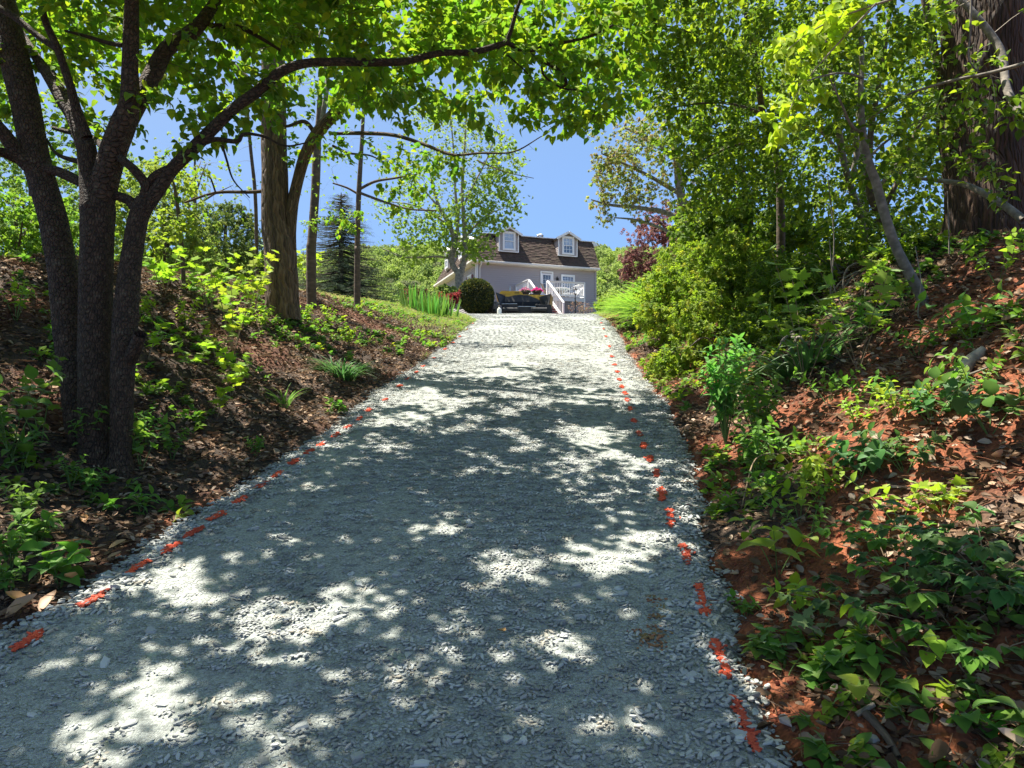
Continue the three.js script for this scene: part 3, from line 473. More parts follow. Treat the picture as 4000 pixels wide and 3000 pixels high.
{ // the tall tree with stringy bark behind it, with a second leaning stem
  rand = rng(102);
  const D = 10.6, t = new Plant('tree', 'tall straight tree with stringy bark, a leaning second stem at its foot', 'tree', foot(1110, 1230, D));
  const w = (l) => l.map(([p, d, q]) => [p, d, q / 1.58]);
  t.limb('trunk', w([[c4(1745, 560), D, 230], [c4(1738, 400), D, 200], [c4(1725, 100), D, 188], [c3(1705, 1400), D, 172], [c3(1695, 1050), D, 158], [c3(1690, 700), D, 150], [c3(1685, 350), D, 142], [c3(1680, 0), D, 136], [c3(1660, -600), D, 120], [c3(1640, -1300), D, 90], [c3(1600, -2100), D, 40]]), M.barkShaggy, { ring: 22, sub: 8, jit: 0.07, tile: 0.5 });
  t.limb('trunk', w([[c4(1790, 300), D, 80], [c3(1795, 1330), D, 74], [c3(1845, 1090), D, 70], [c3(1900, 920), D - 0.1, 72], [c3(1975, 800), D - 0.2, 72], [c3(2080, 690), D - 0.3, 74], [c3(2200, 570), D - 0.4, 66], [c5(230, 480), D - 0.6, 60], [c5(290, 400), D - 0.7, 56], [c5(420, 290), D - 0.9, 48], [c5(700, 215), D - 1.1, 36], [c5(960, 190), D - 1.3, 28], [c5(1240, 235), D - 1.5, 18]]), M.barkShaggy, { ring: 14, sub: 7, jit: 0.07, tile: 0.4 });
  const limb = (l, m = M.barkShaggy) => t.limb('limb', w(l), m, { ring: 8, sub: 6, jit: 0.08 });
  limb([[c3(1950, 830), D - 0.2, 30], [c3(1880, 750), D - 0.2, 24], [c3(1760, 780), D - 0.3, 16], [c3(1640, 730), D - 0.3, 10]]);
  limb([[c3(1980, 790), D - 0.2, 34], [c3(2010, 600), D - 0.2, 30], [c3(2020, 450), D - 0.2, 26], [c3(1960, 300), D - 0.2, 18], [c3(2010, 100), D, 14]], M.barkPale);
  limb([[c3(1720, 1170), D, 30], [c3(1560, 1185), D, 22], [c3(1330, 1190), D, 18], [c3(1140, 1250), D, 12]]);
  limb([[c3(1330, 1185), D, 12], [c3(1290, 1080), D, 10], [c3(1240, 1030), D, 6]]);
  limb([[c3(1700, 560), D, 40], [c3(1580, 520), D, 30], [c3(1440, 400), D, 30], [c3(1330, 290), D, 22], [c3(1240, 200), D, 12]]);
  limb([[c5(-10, 825), D + 0.1, 20], [c5(180, 822), D, 26], [c5(380, 835), D - 0.2, 24], [c5(560, 890), D - 0.4, 22], [c5(740, 955), D - 0.6, 18], [c5(900, 945), D - 0.8, 14], [c5(1120, 935), D - 1.0, 10], [c5(1290, 840), D - 1.1, 6]]);
  limb([[c5(0, 560), D - 0.4, 14], [c5(90, 660), D - 0.4, 14], [c5(300, 615), D - 0.5, 12], [c5(430, 560), D - 0.6, 8]]);
  limb([[c5(0, 900), D, 18], [c5(100, 945), D - 0.1, 14], [c5(230, 960), D - 0.2, 10], [c5(330, 1010), D - 0.3, 6]]);
  limb([[c5(890, 990), D - 0.7, 8], [c5(1060, 1060), D - 0.9, 6], [c5(1240, 1100), D - 1, 4]]);
  // bare twigs and sparse leaves
  t.fill(cloud([[1080, 640, D, 260, 180, 1, 60], [1350, 480, D - 0.3, 240, 200, 1, 60], [830, 700, D, 200, 200, 0.8, 44], [2000, 560, D - 1, 130, 100, 0.3, 14], [1800, 560, D - 0.6, 200, 110, 0.5, 20]]), { leaves: 0.2, size: 0.06, thick: 0.004, reach: 2.6 });
  t.fill(cloud([[1180, 330, D - 0.3, 220, 160, 0.7, 34], [1250, 560, D - 0.2, 180, 90, 0.5, 22], [1660, 660, D - 0.5, 180, 70, 0.5, 22], [1580, 760, D - 0.5, 120, 60, 0.4, 12], [1090, 410, D - 0.4, 110, 90, 0.3, 8], [1500, 600, D - 0.4, 200, 60, 0.4, 16]]), { leaves: 8, size: 0.085, thick: 0.004, reach: 2.2 });
  t.fill([...tufts(V(-3.4, 8.5, -10.4), 2.6, 1.2, 2.2, 9, 9, 0.5), ...tufts(V(-1.4, 8.4, -9.8), 1.8, 1.0, 2, 8, 9, 0.5)], { leaves: 11, size: 0.10, thick: 0.006, reach: 4 });
  t.finish({ own: 120, geo: L.wide, twigMat: M.twig });
}
function slender(label, list, mat, seed, opt = {}) {                 // a thin trunk with a few side shoots: list of [[px, py], d, width px]
  rand = rng(seed);
  const t = new Plant(opt.name ?? 'sapling', label, opt.category ?? 'tree', foot(list[0][0][0], list[0][0][1], list[0][1]), opt.group);
  const b = at(list[0][0][0], list[0][0][1], list[0][1]);
  const pts = list.map(([p, d]) => at(p[0], p[1], d)); pts[0] = t.base.clone().setY(Math.min(t.base.y - 0.05, b.y));
  t.limbAt('trunk', pts, list.map(([, d, w]) => w * d / FPX / 2), mat, { ring: 9, sub: 6, jit: 0.06 });
  for (const l of opt.limbs ?? []) t.limb('limb', l, mat, { ring: 7, sub: 5, jit: 0.06 });
  if (opt.twigs) t.fill(opt.twigs, { leaves: 0.2, thick: 0.004, reach: 2.2, ...opt.twigOpt });
  if (opt.spots) t.fill(opt.spots, { leaves: 8, size: 0.08, thick: 0.004, reach: 2, ...opt.fill });
  return t.finish({ geo: opt.geo ?? L.ovate, own: opt.own ?? 0, twigMat: opt.twigMat ?? M.twig });
}
slender('slender bare stem leaning up between the broad tree and the tall stringy-barked tree', [[c3(1590, 1560), 12, 14], [c3(1575, 1200), 12, 14], [c3(1545, 900), 12, 13], [c3(1520, 600), 12, 12], [c3(1490, 300), 12, 11], [c3(1440, 0), 12, 8]], M.barkDark, 111, { twigs: cloud([[940, 420, 12, 70, 250, 0.4, 16]]) });
slender('thin dark trunk standing on top of the left bank with pale leaves at its side', [[c4(1135, 385), 9.5, 17], [c4(1128, 200), 9.5, 17], [c4(1112, 0), 9.5, 17], [c3(1105, 1350), 9.5, 16], [c3(1085, 1200), 9.5, 13], [c3(1070, 1120), 9.5, 8]], M.barkDark, 112, { twigs: cloud([[700, 650, 9.5, 110, 110, 0.5, 26]]), spots: cloud([[720, 690, 9.4, 90, 60, 0.4, 18], [690, 860, 9.2, 80, 70, 0.3, 20], [620, 930, 9.2, 70, 60, 0.3, 12]]), fill: { color: () => lin(rr(0.28, 0.36), rr(0.40, 0.48), 0.03) } });
slender('dark straight trunk just behind the leaning stem of the tall tree', [[c4(1925, 420), 13, 40], [c4(1922, 100), 13, 38], [c3(1925, 1500), 13, 36], [c3(1945, 1200), 13, 34], [c3(1955, 950), 13, 32], [c3(1970, 700), 13, 22], [c3(1990, 300), 13, 14]], M.barkDark, 113, { twigs: cloud([[1250, 720, 13, 150, 170, 0.8, 40]]), spots: cloud([[1270, 860, 12.6, 120, 60, 0.6, 18], [1190, 300, 12.5, 200, 140, 0.6, 50]]) });
slender('weathered slim trunk with crooked bare branches right of the tall tree', [[c4(2205, 330), 15, 26], [c4(2205, 100), 15, 24], [c5(150, 1560), 15, 22], [c5(160, 1200), 15, 20], [c5(178, 900), 15, 16], [c5(195, 640), 15, 13], [c5(215, 540), 15, 8]], M.barkDark, 114, {
  limbs: [[[c5(170, 1165), 15, 12], [c5(260, 1120), 14.8, 11], [c5(380, 1100), 14.6, 9], [c5(520, 1075), 14.5, 6]], [[c5(160, 1200), 15, 10], [c5(90, 1160), 15, 8], [c5(0, 1130), 15, 6]], [[c5(165, 1190), 15, 12], [c5(300, 1240), 14.8, 10], [c5(470, 1290), 14.6, 8], [c5(640, 1300), 14.4, 5]]],
  twigs: cloud([[1500, 800, 14.8, 200, 160, 1, 46], [1340, 600, 15, 120, 160, 1, 20], [1560, 650, 15, 160, 80, 1, 20]]), spots: cloud([[1640, 690, 14.5, 120, 90, 0.6, 26], [1380, 880, 14.6, 80, 60, 0.5, 12]]), fill: { size: 0.10 } });

{ // maple in front of the house
  rand = rng(121);
  const D = 35, t = new Plant('maple_tree', 'half-leafed pale green maple in front of the left end of the house', 'tree', foot(1790, 1190, D));
  const h1 = (x, y) => [1400 + x / 1.58, 800 + y / 1.58], k = (l) => l.map(([p, d, w]) => [p, d, w / 1.58]);
  t.limb('trunk', k([[h1(620, 640), D, 62], [h1(620, 520), D, 52], [h1(622, 440), D, 54], [h1(628, 400), D, 58]]), M.barkPale, { ring: 12 });
  for (const l of [[[h1(615, 430), D, 36], [h1(575, 350), D, 36], [h1(590, 230), D, 34], [h1(560, 120), D, 28], [h1(500, 20), D, 22], [h1(470, -80), D, 14], [h1(420, -300), D, 7]], [[h1(632, 420), D, 36], [h1(655, 330), D, 34], [h1(655, 200), D, 32], [h1(650, 80), D, 28], [h1(640, -60), D, 22], [h1(650, -260), D, 16], [h1(670, -600), D, 8]], [[h1(575, 330), D, 26], [h1(605, 200), D, 24], [h1(615, 60), D, 20], [h1(600, -60), D, 16], [h1(590, -300), D, 12], [h1(560, -640), D, 6]], [[h1(590, 340), D, 14], [h1(500, 320), D, 13], [h1(380, 325), D, 11], [h1(270, 320), D, 8], [h1(150, 270), D, 5]], [[h1(560, 130), D, 14], [h1(460, 60), D, 12], [h1(330, 0), D, 9], [h1(180, -20), D, 5]], [[h1(655, 210), D, 14], [h1(720, 130), D, 12], [h1(800, 60), D, 8], [h1(900, 20), D, 4]], [[h1(650, 0), D, 16], [h1(720, -140), D, 12], [h1(800, -300), D, 8], [h1(860, -480), D, 4]], [[h1(500, 20), D, 14], [h1(380, -120), D, 10], [h1(260, -260), D, 6]], [[h1(620, 380), D, 12], [h1(700, 300), D, 9], [h1(780, 230), D, 5]]]) t.limb('limb', k(l), M.barkPale, { ring: 7, sub: 5 });
  t.fill(cloud([[1790, 480, D, 230, 150, 2.5, 230], [1760, 620, D, 300, 160, 3, 120], [1740, 680, D, 290, 180, 3, 190], [1900, 700, D, 190, 180, 3, 110], [1640, 800, D, 210, 120, 2.5, 90]]), { leaves: 2.6, size: 0.15, color: greenPale, thick: 0.016, reach: 4, scatter: 0.25, bend: 0.15 });
  t.fill(cloud([[1800, 860, D, 130, 100, 2.2, 110], [1930, 770, D, 130, 120, 2, 110], [1960, 640, D, 90, 110, 1.6, 60], [1690, 920, D, 160, 80, 2, 90], [1850, 950, D, 90, 50, 1.6, 46], [1560, 820, D, 120, 80, 1.5, 40], [1600, 980, D, 90, 40, 1, 22], [1760, 450, D, 150, 70, 1.6, 40], [1850, 990, D - 1, 30, 34, 0.8, 10], [1960, 860, D, 60, 26, 1, 14]]), { leaves: 4.5, size: 0.21, color: () => { const s = rr(0.8, 1.2); return lin(0.29 * s, 0.44 * s, 0.045); }, thick: 0.014, reach: 4, scatter: 0.3 });
  t.finish({ geo: L.sprigMaple, twigMat: M.twigPale });
}
{ // pale bronze-leaved tree right of the gap
  rand = rng(122);
  const D = 21, t = new Plant('tree', 'loose tree with small bronze and olive leaves right of the sky gap', 'tree', onGround(5.6, D));
  t.limb('trunk', [[[2760, 1240], D, 60], [[2740, 1050], D, 54], [[2700, 900], D, 46], [[2660, 760], D, 36], [[2640, 600], D, 26], [[2600, 430], D, 14]], M.barkGrey, { ring: 10 });
  for (const l of [[[[2690, 880], D, 26], [[2600, 830], D, 22], [[2480, 810], D, 16], [[2380, 800], D, 10], [[2310, 780], D - 0.3, 5]], [[[2660, 760], D, 20], [[2560, 700], D, 16], [[2440, 640], D, 10], [[2350, 600], D, 5]], [[[2640, 620], D, 16], [[2540, 540], D, 12], [[2440, 500], D, 7]], [[[2720, 980], D, 18], [[2600, 900], D, 14], [[2490, 860], D, 9], [[2400, 850], D, 5]], [[[2690, 860], D, 20], [[2800, 700], D, 16], [[2860, 540], D, 10]]]) t.limb('limb', l, M.barkGrey, { ring: 7, sub: 5 });
  t.fill(cloud([[2430, 560, D, 130, 110, 1.4, 80], [2400, 680, D, 110, 90, 1.2, 70], [2520, 640, D, 150, 160, 1.6, 110], [2360, 640, D, 50, 60, 0.6, 22], [2450, 760, D, 140, 60, 1.2, 46], [2340, 790, D, 50, 40, 0.5, 12], [2360, 860, D, 40, 26, 0.4, 8], [2490, 850, D, 60, 30, 0.5, 8], [2640, 500, D, 190, 170, 1.8, 120], [2720, 760, D, 190, 150, 1.8, 90]]), { leaves: 5, size: 0.115, color: bronze, thick: 0.009, reach: 3, scatter: 0.12, droop: 0.4 });
  t.finish({ geo: L.sprig, twigMat: M.twig });
}
{ // purple-leaved plum
  rand = rng(123);
  const D = 26, t = new Plant('plum_tree', 'purple-leaved tree behind the shrubs on the right of the drive', 'tree', onGround(7.2, D));
  t.limb('trunk', [[[2740, 1240], D, 40], [[2740, 1120], D, 38], [[2720, 1020], D, 32]], M.barkDark);
  for (const l of [[[[2722, 1030], D, 26], [[2650, 940], D, 20], [[2590, 880], D, 12], [[2540, 840], D, 6]], [[[2722, 1030], D, 26], [[2760, 920], D, 20], [[2800, 840], D, 10]], [[[2720, 1060], D, 18], [[2620, 1020], D, 13], [[2530, 990], D, 8], [[2470, 980], D, 4]]]) t.limb('limb', l, M.barkDark, { ring: 7 });
  t.fill(cloud([[2620, 860, D, 150, 80, 1.6, 80], [2550, 950, D, 130, 90, 1.5, 80], [2720, 900, D, 160, 110, 2, 110], [2520, 1040, D, 90, 60, 1.2, 44], [2840, 860, D, 110, 110, 1.6, 60], [2650, 1040, D, 150, 80, 1.6, 60], [2560, 1100, D, 60, 50, 1, 20], [2470, 1000, D, 50, 70, 1, 30], [2480, 1090, D, 50, 50, 1, 20]]), { leaves: 5, size: 0.14, color: plum, thick: 0.009, reach: 3, scatter: 0.12 });
  t.finish({ geo: L.sprigFine, twigMat: M.barkDark });
}
{ // the great red-barked trunk at the right edge
  rand = rng(131);
  const D = 7, t = new Plant('cedar_tree', 'massive reddish trunk with stringy bark at the right edge, standing on the clay bank', 'tree', onGround(4.75, D));
  const b = at(3850, 1040, D); t.base.copy(V(b.x, ground(b.x, D), -D)); t.o.position.copy(t.base);
  t.limb('trunk', [[[3860, 1170], D, 420], [[3860, 1060], D, 370], [[3860, 950], D, 325], [[3858, 800], D, 300], [[3850, 500], D, 290], [[3842, 200], D, 280], [[3840, -100], D, 275], [[3830, -700], D, 250], [[3810, -1500], D, 190], [[3800, -2600], D, 90]], M.barkRed, { ring: 40, sub: 10, jit: 0.1, tile: 0.55 });
  for (const l of [[[c6(2212, 1360), 5.6, 34], [c6(2080, 1260), 5.8, 30], [c6(1960, 1190), 6.0, 26], [c6(1830, 1135), 6.2, 22], [c6(1640, 1110), 6.4, 16], [c6(1480, 1090), 6.5, 8]], [[c6(2260, 380), 5, 16], [c6(2000, 450), 5.2, 14], [c6(1760, 500), 5.4, 12], [c6(1480, 590), 5.6, 9], [c6(1250, 740), 5.8, 5]], [[c6(2212, 740), 5.8, 30], [c6(2110, 560), 6.0, 30], [c6(2060, 300), 6.2, 30], [c6(1880, 60), 6.3, 26], [c6(1700, -120), 6.4, 20]], [[c6(1885, 0), 5.6, 8], [c6(1880, 200), 5.6, 8], [c6(1870, 360), 5.6, 7], [c6(1920, 440), 5.6, 5]]]) t.limb('limb', l.map(([p, d, w]) => [p, d, w]), M.barkGrey, { ring: 9, sub: 6 });
  t.fill([...cloud([[3700, 300, 6, 260, 260, 0.5, 40], [3850, 560, 5.6, 160, 260, 0.4, 26], [3560, 640, 6, 200, 120, 0.4, 22]]), ...ball(V(4.2, 6.6, -6.5), 2.8, 1.6, 2.6, 240), ...ball(V(2.4, 6.4, -7.6), 1.8, 0.9, 2.0, 130)], { leaves: 9, size: 0.075, thick: 0.004, reach: 4, color: greenDark });
  t.finish({ own: 90, geo: L.ovate, twigMat: M.twigPale });
}
{ // slim tree leaning over the bank
  rand = rng(132);
  const D = 5.8;
  slender('slim grey tree leaning left over the red clay bank, curved trunk', [[c7(1830, 730), D, 70], [c7(1790, 650), D, 52], [c7(1720, 540), D, 48], [c7(1640, 400), D, 44], [c7(1570, 230), D, 42], [c7(1490, 80), D, 40], [c7(1420, -60), D, 38], [c6(1340, 1280), D, 37], [c6(1300, 1130), D, 35], [c6(1240, 960), D, 33], [c6(1215, 800), D, 27], [c6(1205, 600), D, 23], [c6(1210, 350), D + 0.1, 20], [c6(1200, 150), D + 0.2, 18], [c6(1150, -100), D + 0.3, 14], [c6(1080, -500), D + 0.5, 8]], M.barkGrey, 132, {
    limbs: [[[c6(1215, 820), D, 14], [c6(1150, 780), D - 0.1, 12], [c6(1090, 650), D - 0.2, 9], [c6(1010, 480), D - 0.3, 5]], [[c6(1250, 980), D, 12], [c6(1330, 900), D, 10], [c6(1500, 780), D, 8], [c6(1700, 690), D, 5]], [[c6(1212, 480), D, 12], [c6(1100, 450), D - 0.2, 9], [c6(900, 490), D - 0.5, 6], [c6(760, 560), D - 0.8, 4]]],
    spots: [...cloud([[3250, 300, D, 260, 260, 0.6, 60], [3450, 120, D, 260, 160, 0.6, 44], [3480, 520, D, 200, 200, 0.5, 30]]), ...tufts(V(2.0, 5.5, -6.0), 1.7, 0.8, 1.8, 82, 5, 0.26)], fill: { color: greenDark, size: 0.07, leaves: 10 }, own: 120, geo: L.ovate, name: 'tree' });
}
{ // near spray of bright leaves hanging in from above on the right
  rand = rng(133);
  const t = new Plant('tree', 'tree at the right bank whose sunlit yellow-green leaves hang in close to the viewer', 'tree', onGround(3.4, 3.2));
  t.limbAt('trunk', [t.base.clone().setY(t.base.y - 0.1), V(3.4, 2.6, -3.3), V(3.2, 4.4, -3.5), V(2.9, 5.6, -3.7)], [0.07, 0.06, 0.045, 0.02], M.barkGrey);
  for (const l of [[[c6(1900, -200), 3.5, 14], [c6(1500, -40), 3.6, 11], [c6(1200, 60), 3.7, 9], [c6(1000, 140), 3.75, 7], [c6(860, 220), 3.8, 5], [c6(740, 320), 3.8, 4]], [[c6(1300, 20), 3.65, 8], [c6(1100, 230), 3.7, 7], [c6(930, 420), 3.75, 5], [c6(800, 600), 3.8, 4], [c6(720, 800), 3.8, 3], [c6(650, 860), 3.85, 3]]]) t.limb('limb', l, M.twigPale, { ring: 6, sub: 5 });
  const bright = () => lin(rr(0.34, 0.44), rr(0.5, 0.58), rr(0.015, 0.03));
  t.fill(cloud(([[1050, 70, 60, 40, 7], [1180, 40, 70, 40, 7], [960, 150, 70, 40, 7], [840, 210, 60, 40, 7], [690, 320, 40, 40, 5], [790, 370, 40, 40, 4], [900, 330, 60, 60, 5], [1000, 250, 90, 50, 7], [780, 500, 50, 30, 4], [920, 560, 50, 40, 5], [800, 600, 50, 40, 5], [640, 690, 30, 40, 4], [740, 760, 40, 30, 4], [700, 820, 40, 30, 4], [650, 880, 25, 25, 2], [1130, 140, 60, 40, 6]]).map(([x, y, a, b, n]) => [...c6(x, y), 3.78, a / 1.58, b / 1.58, 0.15, n])), { leaves: 4, size: 0.062, color: bright, thick: 0.0022, reach: 1.2, scatter: 0.02, flat: 0.35 });
  t.fill([...tufts(V(3.2, 5.0, -3.2), 1.2, 0.8, 1.3, 17, 5, 0.26), ...tufts(V(1.4, 5.2, -1.2), 1.8, 0.6, 1.4, 19, 5, 0.26), ...tufts(V(2.0, 6.2, 0.8), 2.4, 1.0, 1.6, 20, 11, 0.5)], { leaves: 10, size: 0.085, thick: 0.004, reach: 4, color: greenNear, scatter: 0.12 });  // unseen tufts overhead and behind, added to the crown to block sky light
  t.finish({ own: 200, geo: L.wide, twigMat: M.twigPale });
}
// the wood along the right of the drive
function woodTree(label, base, D, stems, spots, seed, o = {}) {
  rand = rng(seed);
  const t = new Plant('tree', label, 'tree', onGround(base, D));
  stems.forEach((l, i) => { const pts = l.map(([p, d]) => at(p[0], p[1], d)); if (!i) pts[0] = t.base.clone().setY(t.base.y - 0.08); t.limbAt(i ? 'limb' : 'trunk', pts, l.map(([, d, w]) => w * d / FPX / 2), o.bark ?? M.barkDark, { ring: 9, sub: 6 }); });
  t.fill(spots, { leaves: 10, size: 0.08, thick: 0.006, reach: 4, color: greenDark, scatter: 0.12, ...o.fill });
  t.fill(spots.filter((_, i) => i % 4 === 1).map((p) => p.clone().add(V(gauss() * 0.3, gauss() * 0.3, gauss() * 0.3))), { leaves: 0.2, thick: 0.006, reach: 4, bend: 0.12, ...(o.fill?.scatter > 0.13 ? { thick: 0.009 } : {}) });
  return t.finish({ own: o.own ?? 0, geo: o.geo ?? L.ovate, twigMat: M.twigPale });
}
woodTree('dense dark green tree right of the sky gap whose leaves hang towards the drive', 4.0, 10.5, [[[[3010, 1330], 10.5, 36], [c6(690, 1000), 10.3, 30], [c6(600, 700), 10, 26], [c6(560, 400), 9.6, 22], [c6(500, 100), 9.2, 18], [c6(420, -300), 9, 10]], [[c6(560, 420), 9.6, 14], [c6(380, 300), 9, 12], [c6(150, 200), 8.6, 8], [c6(-80, 140), 8.4, 5]], [[c6(600, 700), 10, 14], [c6(400, 640), 9.6, 10], [c6(200, 640), 9.2, 7], [c6(60, 660), 9, 4]], [[c6(640, 860), 10.1, 12], [c6(420, 900), 9.8, 9], [c6(240, 980), 9.6, 6], [c6(100, 1080), 9.5, 4]]],
  (rand = rng(141), (cloud([[2750, 160, 9, 280, 240, 1, 108], [2680, 420, 9, 200, 160, 0.9, 65], [2920, 420, 9.4, 230, 220, 1, 79], [2830, 640, 9.4, 200, 130, 0.9, 50], [2700, 580, 9.2, 110, 80, 0.6, 19], [2640, 260, 8.8, 130, 140, 0.7, 36], [2760, 760, 9.4, 120, 80, 0.6, 23], [2560, 300, 8.7, 90, 80, 0.4, 12]]).concat(tufts(V(1.9, 6.6, -8.6), 2.0, 1.0, 2.8, 120, 5, 0.26)))), 142, { own: 160, fill: { leaves: 12 } });
woodTree('upright thin tree with many leafy shoots in the middle of the right-hand wood', 4.9, 9.5, [[[[3130, 1300], 9.5, 30], [c6(1100, 1000), 9.4, 26], [c6(1060, 700), 9.3, 22], [c6(1000, 300), 9.2, 18], [c6(980, -100), 9.1, 12], [c6(950, -500), 9, 6]], [[c6(1150, 1100), 9.4, 18], [c6(1180, 900), 9.4, 26], [c6(1120, 720), 9.4, 20], [c6(1040, 560), 9.4, 12], [c6(940, 380), 9.3, 7]]],
  (rand = rng(143), cloud([[3150, 260, 9.4, 260, 260, 1, 98], [3120, 600, 9.4, 230, 170, 0.9, 68], [3020, 800, 9.4, 180, 100, 0.8, 38], [3300, 760, 9.2, 180, 130, 0.8, 38]])), 144, { bark: M.barkGrey });
woodTree('leafy tree with two dark stems behind the leaning slim trunk', 5.2, 8.6, [[[[3500, 1220], 8.6, 36], [c6(1300, 1300), 8.6, 28], [c6(1260, 900), 8.6, 24], [c6(1320, 500), 8.6, 20], [c6(1380, 100), 8.6, 14], [c6(1400, -300), 8.6, 8]], [[c6(1290, 1400), 8.5, 22], [c6(1440, 1100), 8.4, 16], [c6(1540, 820), 8.4, 13], [c6(1640, 620), 8.4, 8], [c6(1690, 300), 8.4, 6]]],
  (rand = rng(145), cloud([[3420, 260, 8.6, 240, 240, 1, 82], [3560, 700, 8.4, 180, 180, 0.8, 45], [3460, 880, 8.4, 220, 80, 0.8, 45], [3300, 920, 8.5, 150, 80, 0.7, 30]])), 146, {});
woodTree('thin dark-stemmed tree high on the bank close to the massive trunk', 5.0, 7.6, [[[[3690, 1120], 7.6, 26], [c6(1700, 900), 7.5, 22], [c6(1690, 500), 7.4, 24], [c6(1640, 200), 7.4, 30], [c6(1590, -50), 7.4, 26], [c6(1540, -400), 7.4, 12]], [[c6(1690, 420), 7.4, 12], [c6(1780, 300), 7.3, 9], [c6(1900, 240), 7.2, 6]]],
  (rand = rng(147), cloud([[3560, 180, 7.4, 180, 200, 0.7, 45], [3620, 480, 7.3, 130, 160, 0.6, 22], [3930, 300, 7.2, 90, 260, 0.5, 22]])), 148, {});
woodTree('pale green tree filling the back of the right-hand wood', 8.5, 17, [[[[3400, 1240], 17, 44], [[3380, 900], 17, 38], [[3360, 500], 17, 30], [[3340, 100], 17, 20], [[3320, -300], 17, 10]], [[[3370, 700], 17, 20], [[3200, 500], 16.5, 14], [[3060, 300], 16, 8]], [[[3380, 800], 17, 20], [[3560, 560], 17, 14], [[3700, 300], 17, 8]]],
  (rand = rng(149), cloud([[3050, 300, 16, 320, 330, 2, 82], [3400, 400, 17, 360, 420, 2, 112], [3750, 500, 17, 300, 420, 2, 82], [3050, 800, 15.5, 260, 160, 1.4, 45], [3400, 950, 16.5, 340, 120, 1.6, 68], [3800, 950, 16.5, 250, 110, 1.6, 45]])), 150, { bark: M.barkGrey, geo: L.sprig, fill: { size: 0.2, leaves: 8, scatter: 0.25, thick: 0.008, color: shrubGreen } });
woodTree('dense leafy tree above the shrubs where the right-hand wood begins', 5.2, 13.5, [[[[3000, 1270], 13.5, 40], [[2960, 1000], 13.4, 32], [[2920, 800], 13.2, 26], [[2880, 500], 13, 18], [[2860, 200], 13, 10]], [[[2950, 940], 13.4, 16], [[2850, 860], 13, 12], [[2740, 820], 12.7, 8], [[2640, 800], 12.5, 4]]],
  (rand = rng(151), cloud([[2900, 700, 13, 230, 190, 1.3, 82], [2760, 860, 12.8, 160, 90, 1, 45], [2940, 930, 13, 230, 110, 1.2, 60], [2800, 450, 13, 220, 200, 1.3, 60], [3100, 980, 12.6, 160, 100, 1, 45]])), 152, { geo: L.sprig, fill: { size: 0.15, leaves: 8, scatter: 0.15 } });

// shrubs: many stems from one foot, small leaves throughout
function shrub(name, label, base, spots, seed, o = {}) {
  rand = rng(seed);
  const t = new Plant(name, label, o.category ?? 'shrub', base, o.group);
  const c = spots.reduce((s, p) => s.add(p), V(0, 0, 0)).multiplyScalar(1 / spots.length), n = o.stems ?? 7;
  for (let i = 0; i < n; i++) { const p = pick(spots), b = base.clone().add(V(gauss() * (o.wide ?? 0.2), -0.03, gauss() * (o.wide ?? 0.2))), q = b.clone().lerp(p, 0.75), m = b.clone().lerp(p, 0.4).add(V(gauss() * 0.12, 0.2, gauss() * 0.12)); t.limbAt('stem', [b, m, q], [o.stem ?? 0.014, (o.stem ?? 0.014) * 0.75, 0.004], o.bark ?? M.barkGrey, { ring: 6, sub: 5, jit: 0.03 }); }
  t.fill(spots, { leaves: 9, size: 0.05, thick: 0.0035, reach: 3, color: shrubGreen, scatter: 0.05, flat: 0.45, ...o.fill });
  return t.finish({ geo: o.geo ?? L.ovate, own: o.own ?? 0, twigMat: o.bark ?? M.barkGrey, mat: o.mat ?? M.leaf });
}
